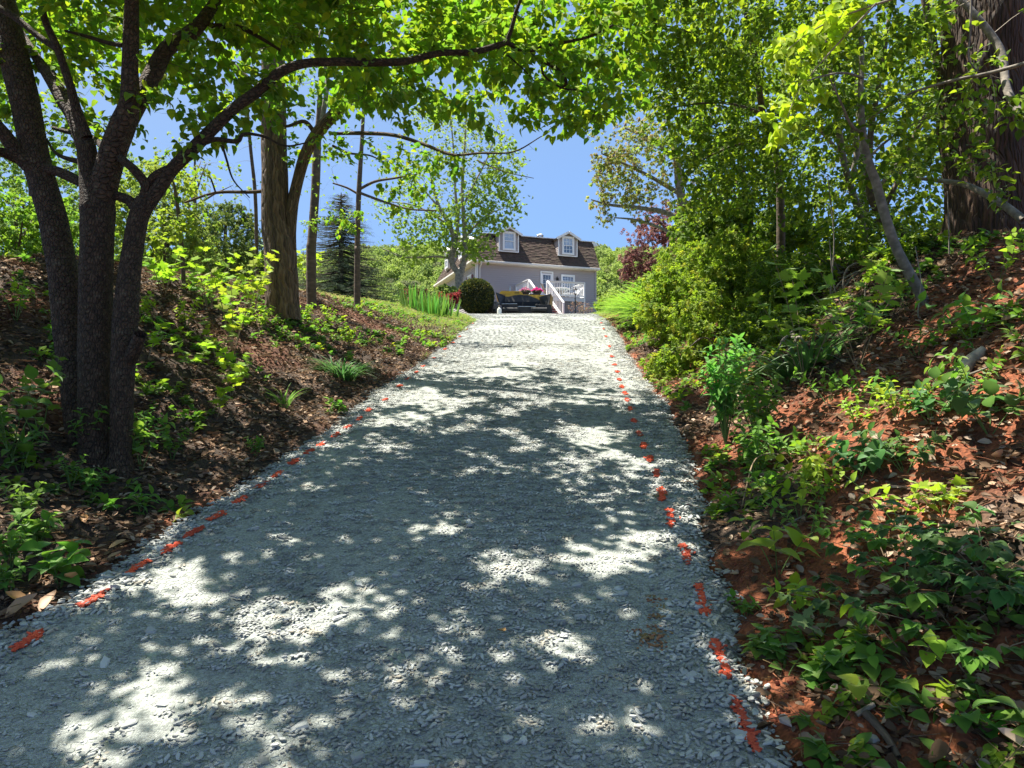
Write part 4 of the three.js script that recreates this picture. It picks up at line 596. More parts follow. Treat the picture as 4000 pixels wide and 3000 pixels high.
{
  const fill = { geo: L.sprigFine, fill: { size: 0.10, leaves: 6, scatter: 0.08 } };
  shrub('privet_shrub', 'tall yellow-green shrub nearest the ornamental grass at the right edge of the drive', onGround(3.6, 12.4), (rand = rng(161), cloud([[2700, 1080, 12.4, 150, 150, 0.9, 170], [2620, 1230, 12.2, 130, 150, 0.8, 150], [2720, 1330, 12, 130, 110, 0.7, 90]])), 162, fill);
  shrub('privet_shrub', 'upright bushy shrub in the sun behind the leafy weeds on the right', onGround(3.7, 10), (rand = rng(163), cloud([[2860, 1060, 10.2, 150, 160, 0.8, 170], [2800, 1260, 10, 170, 150, 0.7, 160], [2900, 1400, 9.6, 160, 110, 0.6, 80]])), 164, fill);
  shrub('privet_shrub', 'shaded dark green shrub under the wood beside the thin stems', onGround(4.1, 8.6), (rand = rng(165), cloud([[3080, 1120, 8.7, 150, 140, 0.7, 120], [3020, 1300, 8.5, 160, 120, 0.6, 120], [3150, 1400, 8.2, 140, 80, 0.5, 50]])), 166, { ...fill, fill: { ...fill.fill, color: greenDark } });
  shrub('low_shrub', 'low sprawling shrub at the gravel edge below the tall yellow-green one', onGround(2.75, 9.6), (rand = rng(167), cloud([[2660, 1420, 9.7, 120, 90, 0.4, 80], [2760, 1520, 9.2, 110, 80, 0.4, 50], [2620, 1500, 9.4, 70, 70, 0.3, 30]])), 168, { ...fill, stems: 5 });
  shrub('privet_shrub', 'rounded yellow-green shrub catching the sun below the purple tree', onGround(5.0, 16.5), (rand = rng(169), cloud([[2600, 1150, 16, 130, 90, 1, 110], [2720, 1020, 16, 150, 100, 1, 130], [2850, 980, 15.5, 140, 110, 1, 100]])), 170, { ...fill, geo: L.sprig, fill: { size: 0.14, leaves: 6, scatter: 0.1 } });
  shrub('low_shrub', 'tangled shaded shrub left of the leaning tree, below the thin stems', onGround(4.1, 7.6), (rand = rng(261), cloud([[3180, 1330, 7.8, 170, 130, 0.6, 130], [3330, 1240, 7.6, 120, 110, 0.5, 70]])), 262, { ...fill, fill: { ...fill.fill, color: greenDark } });
  shrub('low_shrub', 'loose low shrub on the dark slope in front of the tangled one', onGround(3.1, 7.2), (rand = rng(263), cloud([[3000, 1520, 7.3, 170, 100, 0.5, 90], [3180, 1560, 7.0, 130, 70, 0.4, 50]])), 264, { ...fill, stems: 6, fill: { ...fill.fill, leaves: 5 } });
  shrub('low_shrub', 'leafy shrub high on the bank between the leaning tree and the massive trunk', onGround(4.9, 6.9), (rand = rng(265), cloud([[3640, 1120, 6.9, 110, 90, 0.4, 60], [3560, 1000, 7.1, 110, 90, 0.4, 50]])), 266, { ...fill, fill: { ...fill.fill, color: greenDark, leaves: 5 } });
  shrub('green_shrub', 'small bright shrub at the right-hand corner of the house', onGround(6.0, 45), (rand = rng(171), cloud([[2370, 1195, 45, 40, 26, 0.6, 50], [2410, 1180, 45, 30, 24, 0.6, 30]])), 172, { ...fill, geo: L.sprig, fill: { size: 0.22, leaves: 6, scatter: 0.15, thick: 0.008 } });
  // left of the drive, near the house
  shrub('azalea_shrub', 'small shrub with red leaves left of the clipped round bush', foot(1745, 1195, 29), (rand = rng(173), cloud([[1745, 1175, 29, 46, 26, 0.5, 70], [1780, 1160, 29, 26, 20, 0.4, 24]])), 174, { geo: L.sprigFine, fill: { size: 0.11, leaves: 6, scatter: 0.06, color: () => lin(rr(0.25, 0.42), rr(0.03, 0.06), rr(0.03, 0.06)) }, bark: M.barkDark });
  shrub('green_shrub', 'pale leafy shrub behind the red one at the maple foot', foot(1750, 1190, 33), (rand = rng(175), cloud([[1740, 1140, 33, 46, 30, 0.6, 60]])), 176, { geo: L.sprig, fill: { size: 0.18, leaves: 6, color: greenPale } });
  shrub('barberry_shrub', 'thin russet shrub left of the red-leaved one, against the hill', foot(1640, 1180, 34), (rand = rng(177), cloud([[1630, 1150, 34, 60, 26, 0.6, 60]])), 178, { geo: L.sprigFine, fill: { size: 0.12, leaves: 4, color: () => lin(rr(0.28, 0.36), rr(0.13, 0.18), 0.07) }, bark: M.barkDark });
}
{ // clipped round bush
  rand = rng(181);
  const D = 31, c = at(1858, 1155, D), base = V(c.x, ground(c.x, D), -D), t = new Plant('round_bush', 'dark clipped ball-shaped bush left of the paving machine', 'bush', base);
  for (let i = 0; i < 6; i++) { const a = i * 1.05; t.limbAt('stem', [base.clone().add(V(0.05 * Math.cos(a), -0.05, 0.05 * Math.sin(a))), base.clone().add(V(0.25 * Math.cos(a), 0.5, 0.25 * Math.sin(a))), base.clone().add(V(0.4 * Math.cos(a), 0.95, 0.4 * Math.sin(a)))], [0.03, 0.02, 0.01], M.barkDark, { ring: 6 }); }
  for (let i = 0; i < 15000; i++) { const u = rr(-1, 1), a = rand() * 6.283, q = Math.sqrt(1 - u * u), n = V(q * Math.cos(a), u, q * Math.sin(a)), k = 1 - 0.16 * rand() ** 1.5 + 0.02 * noise(n.x * 5, n.y * 5, n.z * 5); const p = V(c.x + n.x * 0.76 * k, Math.max(base.y + 0.03, c.y + 0.02 + (u < 0 ? n.y * 0.78 : n.y * 0.68) * k), c.z + n.z * 0.76 * k); t.leaf(p, n.clone().add(V(gauss(), gauss(), gauss()).multiplyScalar(0.9)), V(gauss(), 1, gauss()), rr(0.07, 0.12), rand() < 0.3 ? lin(0.20, 0.19, 0.03) : rand() < 0.5 ? lin(0.06, 0.085, 0.02) : lin(0.035, 0.06, 0.018)); }
  t.finish({ geo: L.ovate, mat: M.leafDense });
}
{ // dark spruce and the broad evergreen on the left
  rand = rng(183);
  const D = 27, t = new Plant('spruce_tree', 'dark needle-leaved spruce behind the tall tree, left of the maple', 'tree', foot(1330, 1180, D)), H = 4.5, b = t.base;
  t.limbAt('trunk', [b.clone().setY(b.y - 0.1), V(b.x, b.y + H * 0.5, b.z), V(b.x, b.y + H, b.z)], [0.16, 0.09, 0.015], M.barkDark);
  const needle = []; { const r = rng(5); for (let i = 0; i < 46; i++) { const x = r(), a = r() * 6.283; needle.push(fan([[0, 0, 0.006, 0], [0.5, 0.01, 0.012, 0], [1, 0, 0.001, 0]]).applyMatrix4(basis(V(x, 0, 0), V(0.7, Math.cos(a) * 0.8, Math.sin(a) * 0.8), V(0, 1, 0.1), 0.17, undefined, 1.6))); } }
  const spray = mergeGeometries(needle), rows = [];
  for (let k = 0; k < 430; k++) {
    const h = rr(0.03, 0.98) ** 1.1, a = rand() * 6.283, R = (1 - h) ** 0.8 * 2.6 * rr(0.7, 1.12) + 0.08, y0 = b.y + h * H, tip = V(b.x + Math.cos(a) * R, y0 - R * 0.22 + 0.1, b.z + Math.sin(a) * R), o = V(b.x, y0, b.z);
    t.twigs.push(tube([o, o.clone().lerp(tip, 0.5).add(V(0, -0.05 * R, 0)), tip], [0.02, 0.014, 0.005], 4, 3));
    const n = Math.ceil(R * 8); for (let i = 0; i < n; i++) { const s = (i + rand()) / n, p = o.clone().lerp(tip, s).add(V(0, -0.2 * R * s * (1 - s), 0)), side = (i % 2 ? 1 : -1) * rr(0.4, 1.1), dir = V(Math.cos(a + side), -0.25, Math.sin(a + side)); t.leaf(p, dir, V(gauss() * 0.2, 1, gauss() * 0.2), rr(0.4, 0.7) * (1 - 0.4 * h), lin(rr(0.03, 0.05), rr(0.058, 0.085), rr(0.022, 0.035))); }
  }
  t.finish({ geo: spray, mat: M.needle, twigMat: M.barkDark });
}
{
  rand = rng(185);
  const D = 24, c = at(880, 960, D), base = onGround(c.x, D), t = new Plant('juniper_tree', 'broad dome-shaped evergreen beyond the left bank, between the two nearer trees', 'tree', base);
  t.limbAt('trunk', [base.clone().setY(base.y - 0.1), V(c.x, c.y - 0.5, c.z), V(c.x, c.y + 0.9, c.z)], [0.15, 0.1, 0.03], M.barkDark);
  t.fill(ball(V(c.x, c.y - 0.5, c.z), 1.5, 2.0, 1.5, 520, 0.5), { leaves: 9, size: 0.13, thick: 0.01, reach: 4, color: () => { const s = rr(0.7, 1.3); return rand() < 0.7 ? lin(0.17 * s, 0.25 * s, 0.05) : lin(0.25 * s, 0.30 * s, 0.06); }, scatter: 0.14, up: 0.05 });
  t.finish({ geo: L.sprigFine, mat: M.leafDense, twigMat: M.barkDark });
}
for (const [label, px, py, D, h, w, seed, col] of [
  ['pale green tree far behind the broad tree at the left edge', 120, 700, 24, 3.4, 2.6, 191, () => lin(rr(0.18, 0.24), rr(0.30, 0.38), 0.04)],
  ['thin pale green tree beyond the bank, seen between the leaning stems', 420, 820, 28, 3.0, 2.4, 192, () => lin(rr(0.20, 0.26), rr(0.32, 0.38), 0.05)],
  ['loose yellow-green tree beyond the left bank beside the dome-shaped evergreen', 640, 900, 20, 2.0, 1.5, 193, () => lin(rr(0.24, 0.3), rr(0.34, 0.4), 0.05)],
  ['bare-twigged grey tree beyond the bank left of the dome-shaped evergreen', 760, 780, 26, 3.0, 2.0, 194, null],
  ['bright green tree low behind the bank at the far left', 60, 960, 15, 1.3, 1.6, 195, () => lin(rr(0.2, 0.26), rr(0.36, 0.44), 0.03)],
]) {
  rand = rng(seed);
  const c = at(px, py, D), base = onGround(c.x, D), t = new Plant('tree', label, 'tree', base);
  t.limbAt('trunk', [base.clone().setY(base.y - 0.1), V(c.x + 0.1, lerp(base.y, c.y, 0.5), c.z), V(c.x, c.y, c.z), V(c.x, c.y + h * 0.7, c.z)], [0.13, 0.1, 0.07, 0.02], M.barkDark);
  for (let i = 0; i < 7; i++) { const a = i * 0.9 + rand(), q = rr(0.4, 0.8), y = c.y + rr(-0.6, 0.4) * h; t.limbAt('limb', [V(c.x, y - 0.3, c.z), V(c.x + Math.cos(a) * w * q * 0.5, y + 0.25, c.z + Math.sin(a) * w * q * 0.5), V(c.x + Math.cos(a) * w * q, y + 0.7, c.z + Math.sin(a) * w * q)], [0.05, 0.03, 0.01], M.barkDark, { ring: 6 }); }
  t.fill(ball(c, w, h, w, col ? 260 : 200), { leaves: col ? 7 : 0.3, size: 0.17, thick: 0.008, reach: 4, color: col ?? greenPale, scatter: 0.25 });
  t.finish({ geo: L.sprig, twigMat: col ? M.twig : M.twigPale });
}

// ---------------------------------------------------------------- the house
const font = await new FontLoader().loadAsync('fonts/droid/droid_sans_bold.typeface.json');
const HT = 0.3386, HB = 7.93, HX = -0.0505 * 49, HD = 49;            // turn, height of the lowest siding, place of the near corner
const hw = (u, y, z) => V(HX + u * Math.cos(HT) + z * Math.sin(HT), HB + y, -HD - u * Math.sin(HT) + z * Math.cos(HT));   // house coordinates (u along the front, z towards the drive) -> the place
Object.assign(M, {
  siding: std({ color: lin(0.40, 0.35, 0.335), roughness: 0.6 }), white: std({ color: lin(0.78, 0.77, 0.75), roughness: 0.55 }), cream: std({ color: lin(0.70, 0.66, 0.60), roughness: 0.6 }),
  shingle: std({ vertexColors: true, roughness: 0.95 }), dark: std({ color: lin(0.02, 0.02, 0.022), roughness: 0.5 }), pane_backing: std({ color: lin(0.42, 0.45, 0.48) }), found: std({ color: lin(0.16, 0.15, 0.15), ...soilTex }),
  glass: new THREE.MeshPhysicalMaterial({ color: lin(1, 1, 1), transmission: 1, thickness: 0, roughness: 0.03, ior: 1.9 }), burgundy: std({ color: lin(0.13, 0.03, 0.035), roughness: 0.6 }), metal: std({ color: lin(0.5, 0.5, 0.5), metalness: 0.8, roughness: 0.45 }),
  black: std({ color: lin(0.015, 0.015, 0.016), roughness: 0.4 }), wood: std({ color: lin(0.56, 0.57, 0.58), roughness: 0.75 }), pinkDoor: std({ color: lin(0.74, 0.70, 0.70), roughness: 0.5 }),
});
{
  const o = thing('house', 'grey-sided house with brown mansard roof and two white dormers at the top of the drive', 'house', hw(0, 0, 0), HT);
  const W = 9.2, Dp = 11, H = 3.28, H2 = 5.62, IN = 1.25;
  rand = rng(201);
  part('foundation', box(W - 0.1, 1.6, Dp - 0.1, W / 2, -0.81, -Dp / 2), M.found, o);
  part('wall', box(W - 0.04, H, Dp - 0.04, W / 2, H / 2, -Dp / 2), M.siding, o);
  const board = new THREE.Shape([new THREE.Vector2(0, 0), new THREE.Vector2(0.042, 0), new THREE.Vector2(0.006, 0.149), new THREE.Vector2(0, 0.149)]);
  const front = new THREE.ExtrudeGeometry(board, { depth: W, bevelEnabled: false }).rotateY(-Math.PI / 2).translate(W, 0, 0), side = new THREE.ExtrudeGeometry(board, { depth: Dp, bevelEnabled: false }).rotateY(Math.PI).translate(0, 0, 0);
  for (let i = 0; i < 21; i++) { part('siding_plank', front, M.siding, o).position.set(0, i * 0.15, -0.016); part('siding_plank', side, M.siding, o).position.set(0.016, i * 0.15, 0); }
  part('corner_board', [box(0.11, H, 0.035, 0.06, H / 2, 0.03), box(0.035, H, 0.14, -0.025, H / 2, -0.04)], M.white, o); part('corner_board', box(0.11, H, 0.035, W - 0.06, H / 2, 0.03), M.siding, o);
  // eave: soffit, fascia, gutter
  part('soffit', [box(W + 0.4, 0.05, 0.4, W / 2 - 0.18, H + 0.01, 0.18), box(0.4, 0.05, Dp, -0.18, H + 0.012, -Dp / 2 + 0.0)], M.cream, o);
  part('gutter', [rbox(W + 0.55, 0.14, 0.12, 0.03, W / 2 - 0.17, H + 0.09, 0.42), rbox(0.12, 0.14, Dp + 0.4, 0.03, -0.42, H + 0.09, -Dp / 2 + 0.2)], M.cream, o);
  part('downspout', [tube([V(0.24, H + 0.03, 0.42), V(0.24, H - 0.14, 0.36), V(0.24, H - 0.30, 0.1), V(0.24, H - 0.5, 0.08), V(0.24, 0.1, 0.08)], [0.045, 0.045, 0.045, 0.045, 0.045], 8, 5)], M.cream, o);
  // mansard: courses of shingles on the front and the left, each tab with its own tone and thickness
  const S0 = H + 0.13, run = H2 - S0, N = 17, core = [slab([V(-0.35, S0, 0.36), V(W + 0.1, S0, 0.36), V(W + 0.1, H2, -IN + 0.36), V(IN - 0.35, H2, -IN + 0.36)], 0.04), slab([V(-0.35, S0, -Dp), V(-0.35, S0, 0.36), V(IN - 0.35, H2, -IN + 0.36), V(IN - 0.35, H2, -Dp)], 0.04)];
  part('roof_deck', core, std({ color: lin(0.05, 0.04, 0.03) }), o);
  const tabCol = () => { const k = rr(0.8, 1.2), r = rand(); return [0.078 * k, (r < 0.3 ? 0.056 : 0.05) * k, 0.037 * k]; };
  const course = (i, along, off) => {                                // in strip coordinates: x along the eave, y up the slope
    const list = []; const a0 = off(i), a1 = along(i); let x = a0 - rand() * 0.2;
    while (x < a1) { const w = pick([0.14, 0.18, 0.24, 0.3]), th = pick([0.02, 0.026, 0.032]), xa = Math.max(a0, x), xb = Math.min(a1, x + w - 0.006); x += w; if (xb - xa < 0.02) continue; const c = tabCol(); list.push(tinted(plain(slab([V(xa, 0, th + 0.01), V(xb, 0, th + 0.01), V(xb, 0.19, 0.012), V(xa, 0.19, 0.012)], th)), () => c)); }
    return mergeGeometries(list);
  };
  const slope = Math.hypot(run, IN), ang = Math.atan2(IN, run), step = slope / N;
  for (let i = 0; i < N; i++) {
    const y = S0 + i * step * Math.cos(ang), inn = i * step * Math.sin(ang), f = part('shingle_course', course(i, () => W + 0.1, () => -0.35 + inn), M.shingle, o); f.position.set(0, y, 0.385 - inn); f.rotation.x = -ang;
    const l = part('shingle_course', course(i, () => Dp + 0.36 - inn, () => 0), M.shingle, o); l.position.set(-0.375 + inn, y, -Dp); l.rotation.order = 'YXZ'; l.rotation.y = -Math.PI / 2; l.rotation.x = -ang;
  }
  // upper roof, its thin white edge, the white return at the right-hand end
  part('upper_roof', [slab([V(IN - 0.5, H2 + 0.02, -IN + 0.5), V(W + 0.2, H2 + 0.02, -IN + 0.5), V(W + 0.2, H2 + 0.75, -Dp / 2), V(IN + 2.5, H2 + 0.75, -Dp / 2)], 0.05), slab([V(IN - 0.5, H2 + 0.02, -Dp), V(IN - 0.5, H2 + 0.02, -IN + 0.5), V(IN + 2.5, H2 + 0.75, -Dp / 2), V(IN + 2.5, H2 + 0.75, -Dp)], 0.05)], std({ color: lin(0.07, 0.055, 0.045) }), o);
  part('drip_edge', [box(W - IN + 0.75, 0.06, 0.03, W / 2 + IN / 2 - 0.14, H2 + 0.01, -IN + 0.53), box(0.03, 0.06, Dp - IN + 0.5, IN - 0.53, H2 + 0.01, -Dp / 2 - IN / 2 + 0.2)], M.white, o);
  part('gable_wall', slab([V(W, H, 0), V(W, H, -Dp), V(W, H2, -Dp + IN), V(W, H2, -IN + 0.36)], 0.06), M.siding, o);
  const ret = new THREE.Shape([new THREE.Vector2(0, 0), new THREE.Vector2(0.5, 0.12), new THREE.Vector2(0.02, 0.38), new THREE.Vector2(-0.02, 0.3)]);
  part('cornice_return', new THREE.ExtrudeGeometry(ret, { depth: 0.9, bevelEnabled: false }).translate(W + 0.06, H2 - 0.36, -IN - 0.4), M.white, o);
  const vent = part('roof_vent', [cyl(0.14, 0.14, 0.22, 5.6, H2 + 0.15, -2.1, 16)], M.metal, o);
  for (let i = 0; i < 16; i++) { const a = i / 16 * 6.283, m = part('vane', tube([V(5.6 + 0.13 * Math.cos(a), H2 + 0.35, -2.1 + 0.13 * Math.sin(a)), V(5.6 + 0.24 * Math.cos(a + 0.2), H2 + 0.48, -2.1 + 0.24 * Math.sin(a + 0.2)), V(5.6 + 0.06 * Math.cos(a + 0.4), H2 + 0.62, -2.1 + 0.06 * Math.sin(a + 0.4))], [0.018, 0.026, 0.012], 5, 4), M.metal, vent); }
  // a window of two sashes in local coordinates, centred at x, sill at y, facing +z at depth z
  function window_(parent, x, y, z, w, h, { cols = 2, rowsTop = 2, rowsBot = 2, back = M.pane_backing, backLow, name = 'window', turn = 0 } = {}) {
    const T = (g) => { const q = g.translate(0, 0, 0); if (turn) q.rotateY(turn); return q.translate(x, y, z); };
    const f = part(name, [box(w + 0.2, 0.1, 0.07, 0, -0.05, 0.02), box(w + 0.2, 0.1, 0.07, 0, h + 0.05, 0.02), box(0.1, h, 0.07, -w / 2 - 0.05, h / 2, 0.02), box(0.1, h, 0.07, w / 2 + 0.05, h / 2, 0.02)].map(T), M.white, parent);
    part('sash', [box(w, 0.05, 0.04, 0, h / 2, 0.025), box(0.04, h, 0.03, -w / 2 + 0.02, h / 2, 0.02), box(0.04, h, 0.03, w / 2 - 0.02, h / 2, 0.02), box(w, 0.04, 0.03, 0, 0.02, 0.018), box(w, 0.04, 0.03, 0, h - 0.02, 0.018)].map(T), M.white, f);
    part('pane_backing', T(box(w, h / 2, 0.01, 0, h * 0.75, -0.03)), back, f); part('pane_backing', T(box(w, h / 2, 0.01, 0, h * 0.25, -0.032)), backLow ?? back, f);  // boards behind the panes: pale blue imitates sky reflection, near-black the unlit room
    for (const [y0, n] of [[h / 2, rowsTop], [0, rowsBot]]) for (let i = 0; i < cols; i++) for (let j = 0; j < n; j++) part('pane', T(box(w / cols - 0.012, h / 2 / n - 0.012, 0.006, -w / 2 + (i + 0.5) * w / cols, y0 + (j + 0.5) * h / 2 / n, 0.0)), M.glass, f);
    for (const [y0, n] of [[h / 2, rowsTop], [0, rowsBot]]) { for (let i = 1; i < cols && n > 1; i++) part('muntin', T(box(0.02, h / 2, 0.016, -w / 2 + i * w / cols, y0 + h / 4, 0.008)), M.white, f); for (let j = 1; j < n; j++) part('muntin', T(box(w, 0.02, 0.014, 0, y0 + j * h / 2 / n, 0.008)), M.white, f); }
    return f;
  }
  // dormers
  for (const [u0, u1, low, k] of [[1.62, 3.08, 4.22, 0], [6.13, 7.62, 4.22, 1]]) {
    const w = u1 - u0, m = (u0 + u1) / 2, e = 5.55, p = 5.92, z = 0.1;
    const face = new THREE.Shape([new THREE.Vector2(-w / 2, low), new THREE.Vector2(w / 2, low), new THREE.Vector2(w / 2, e), new THREE.Vector2(0, p), new THREE.Vector2(-w / 2, e)]);
    const d = part('dormer', new THREE.ExtrudeGeometry(face, { depth: 1.5, bevelEnabled: false }).translate(m, 0, z - 1.5), M.siding, o);
    for (let i = 0; i < 10; i++) { const y = low + 0.02 + i * 0.13; for (const s of [-1, 1]) { part('siding_plank', slab([V(m + s * w / 2 - s * 0.02, y, z + 0.024), V(m + s * (w / 2 - 0.28), y, z + 0.024), V(m + s * (w / 2 - 0.28), y + 0.125, z + 0.006), V(m + s * w / 2 - s * 0.02, y + 0.125, z + 0.006)], 0.012), M.siding, d); part('siding_plank', slab([V(m + s * (w / 2 + 0.024), y, z), V(m + s * (w / 2 + 0.024), y, z - 1.2), V(m + s * (w / 2 + 0.006), y + 0.125, z - 1.2), V(m + s * (w / 2 + 0.006), y + 0.125, z)], 0.012), M.siding, d); } }
    part('dormer_trim', [box(0.07, e - low, 0.05, u0 + 0.02, (low + e) / 2, z + 0.01), box(0.07, e - low, 0.05, u1 - 0.02, (low + e) / 2, z + 0.01), box(w, 0.07, 0.06, m, low + 0.02, z + 0.01)], M.white, d);
    part('dormer_roof', [-1, 1].map((s) => slab([V(m + s * (w / 2 + 0.2), e - 0.13, z + 0.2), V(m, p + 0.02, z + 0.2), V(m, p + 0.02, z - 1.6), V(m + s * (w / 2 + 0.2), e - 0.13, z - 1.6)], 0.06)), std({ color: lin(0.08, 0.06, 0.05) }), d);
    part('rake_board', [-1, 1].map((s) => bar(V(m + s * (w / 2 + 0.21), e - 0.14, z + 0.235), V(m, p + 0.01, z + 0.235), 0.05, 0.16)), M.white, d);
    window_(d, m, low + 0.2, z + 0.04, 0.74, 1.12, { cols: k ? 3 : 2, rowsTop: 2, rowsBot: k ? 2 : 1, back: M.pane_backing, backLow: k ? M.dark : M.pane_backing, name: 'window_frame' });
  }
  // door, window and lamp on the front
  const door = part('door', [box(0.82, 2.04, 0.05, 5.25, 0.83 + 1.02, 0.04)], M.pinkDoor, o);
  part('door_casing', [box(0.09, 2.2, 0.07, 4.80, 0.83 + 1.1, 0.05), box(0.09, 2.2, 0.07, 5.70, 0.83 + 1.1, 0.05), box(0.81, 0.09, 0.068, 5.25, 2.985, 0.05)], M.white, door);
  part('door_backing', box(0.56, 0.94, 0.012, 5.25, 2.28, 0.068), M.dark, door);  // near-black board, its colour standing in for the unlit room behind the panes
  for (let i = 0; i < 3; i++) for (let j = 0; j < 3; j++) part('pane', box(0.165, 0.285, 0.008, 5.25 + (i - 1) * 0.187, 2.28 + (j - 1) * 0.313, 0.078), M.glass, door);
  part('muntin', [-1, 1].flatMap((s) => [box(0.022, 0.94, 0.022, 5.25 + s * 0.0935, 2.28, 0.08), box(0.56, 0.022, 0.02, 5.25, 2.28 + s * 0.157, 0.08)]), M.pinkDoor, door);
  part('handle', [cyl(0.03, 0.03, 0.05, 0, 0, 0).rotateX(Math.PI / 2).translate(5.58, 1.83, 0.07)], M.metal, door);
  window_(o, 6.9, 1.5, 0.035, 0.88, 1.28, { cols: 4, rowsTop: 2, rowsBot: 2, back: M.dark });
  const lamp = part('wall_lantern', [box(0.1, 0.28, 0.03, 6.05, 2.5, 0.045), cyl(0.075, 0.095, 0.2, 6.05, 2.3, 0.17, 6), cyl(0.02, 0.02, 0.06, 6.05, 2.24, 0.17, 6), cyl(0.11, 0.02, 0.1, 6.05, 2.5, 0.17, 6), tube([V(6.05, 2.58, 0.05), V(6.05, 2.7, 0.1), V(6.05, 2.62, 0.17)], [0.014, 0.014, 0.014], 6, 5)], M.black, o);
  // windows and shutters of the left face, upstairs and down
  const left = (z, y, w, h) => { const f = window_(o, -0.035, y, z, w, h, { turn: -Math.PI / 2, back: M.pane_backing }); return f; };
  for (const z of [-1.5, -4.2]) { left(z, 1.35, 0.7, 1.25); for (const s of [-1, 1]) part('shutter', box(0.04, 1.35, 0.34, -0.05, 1.95, z + s * 0.66), M.burgundy, o); }
  for (const z of [-3.4, -7.6]) { const d = part('dormer', box(1.3, 1.5, 1.3, 0.5, 4.9, z), M.siding, o); window_(d, -0.19, 4.35, z, 0.7, 1.1, { turn: -Math.PI / 2, name: 'window_frame' }); part('dormer_roof', [-1, 1].map((s) => slab([V(-0.35, 5.55, z + s * 0.82), V(-0.35, 5.92, z), V(1.2, 5.92, z), V(1.2, 5.55, z + s * 0.82)], 0.06)), M.white, d); }
  const l2 = part('wall_lantern', [box(0.03, 0.25, 0.1, -0.045, 2.3, -7.2), cyl(0.07, 0.09, 0.2, -0.17, 2.1, -7.2, 6), cyl(0.1, 0.02, 0.1, -0.17, 2.3, -7.2, 6)], M.black, o);
}
{ // deck with stairs, house coordinates moved to its own foot
  const o = thing('wooden_deck', 'white wooden deck with railings, lattice skirt and stairs in front of the house door', 'deck', hw(2.9, 0.83, 0), HT);
  const Wd = 4.1, Z = 2.6, RH = 1.02;
  for (let i = 0; i < 18; i++) part('deck_board', box(Wd, 0.03, 0.138, Wd / 2, -0.015, 0.13 + i * 0.1445), M.wood, o);
  part('rim_board', [box(Wd - 1.34, 0.24, 0.04, Wd / 2 + 0.67, -0.155, Z + 0.02), box(0.04, 0.24, Z, -0.02, -0.155, Z / 2), box(0.04, 0.24, Z, Wd + 0.02, -0.155, Z / 2)], M.wood, o);
  const post = (x, z, y0, y1) => part('post', rbox(0.1, y1 - y0, 0.1, 0.008, x, (y0 + y1) / 2, z), M.white, o);
  for (const [x, z] of [[0, Z], [1.34, Z], [Wd, Z], [Wd, 0.12], [0, 0.12]]) post(x, z, -1.75, RH + 0.02);
  const rail = (a, b, n) => {
    part('top_rail', bar(a.clone().setY(a.y + RH + 0.04), b.clone().setY(b.y + RH + 0.04), 0.14, 0.04), M.white, o); part('bottom_rail', bar(a.clone().setY(a.y + 0.12), b.clone().setY(b.y + 0.12), 0.04, 0.09), M.white, o); part('rail_board', bar(a.clone().setY(a.y + RH - 0.03), b.clone().setY(b.y + RH - 0.03), 0.035, 0.09), M.white, o);
    for (let i = 1; i < n; i++) { const p = a.clone().lerp(b, i / n); part('baluster', box(0.03, RH - 0.1, 0.03, p.x, p.y + 0.1 + (RH - 0.1) / 2, p.z), M.white, o); }
  };
  rail(V(1.34, 0, Z), V(Wd, 0, Z), 15); rail(V(Wd, 0, Z), V(Wd, 0, 0.12), 12); rail(V(0, 0, Z), V(0, 0, 0.12), 11);
  const drop = 1.85, runS = 2.75; for (const x of [0, 1.34]) { rail(V(x, -0.05, Z + 0.1), V(x, -drop, Z + runS), 12); post(x, Z + runS, -drop - 0.35, -drop + RH + 0.02); part('stringer', bar(V(x, -0.2, Z), V(x, -drop - 0.16, Z + runS), 0.05, 0.26), M.white, o); }
  const tread = std({ color: lin(0.26, 0.10, 0.085), roughness: 0.8 });
  for (let i = 0; i < 10; i++) part('tread', box(1.24, 0.04, 0.29, 0.67, -0.18 * (i + 1), Z + 0.14 + i * 0.272), tread, o);
  // lattice skirt under the front edge, crossed strips
  const lat = std({ color: lin(0.30, 0.28, 0.26), roughness: 0.85 }), x0 = 1.4, x1 = Wd - 0.06, y0 = -1.62, y1 = -0.29, wd = x1 - x0, h = y1 - y0;
  for (let c = -h; c < wd; c += 0.145) for (const s of [0, 1]) {
    const a = Math.max(0, c), b = Math.min(wd, c + h), p = V(x0 + a, y0 + (a - c), Z - 0.03 - s * 0.012), q = V(x0 + b, y0 + (b - c), Z - 0.03 - s * 0.012); if (b - a < 0.05) continue;
    if (s) { p.x = x0 + wd - a; q.x = x0 + wd - b; }
    part('lattice_strip', bar(p, q, 0.012, 0.042), lat, o);
  }
}
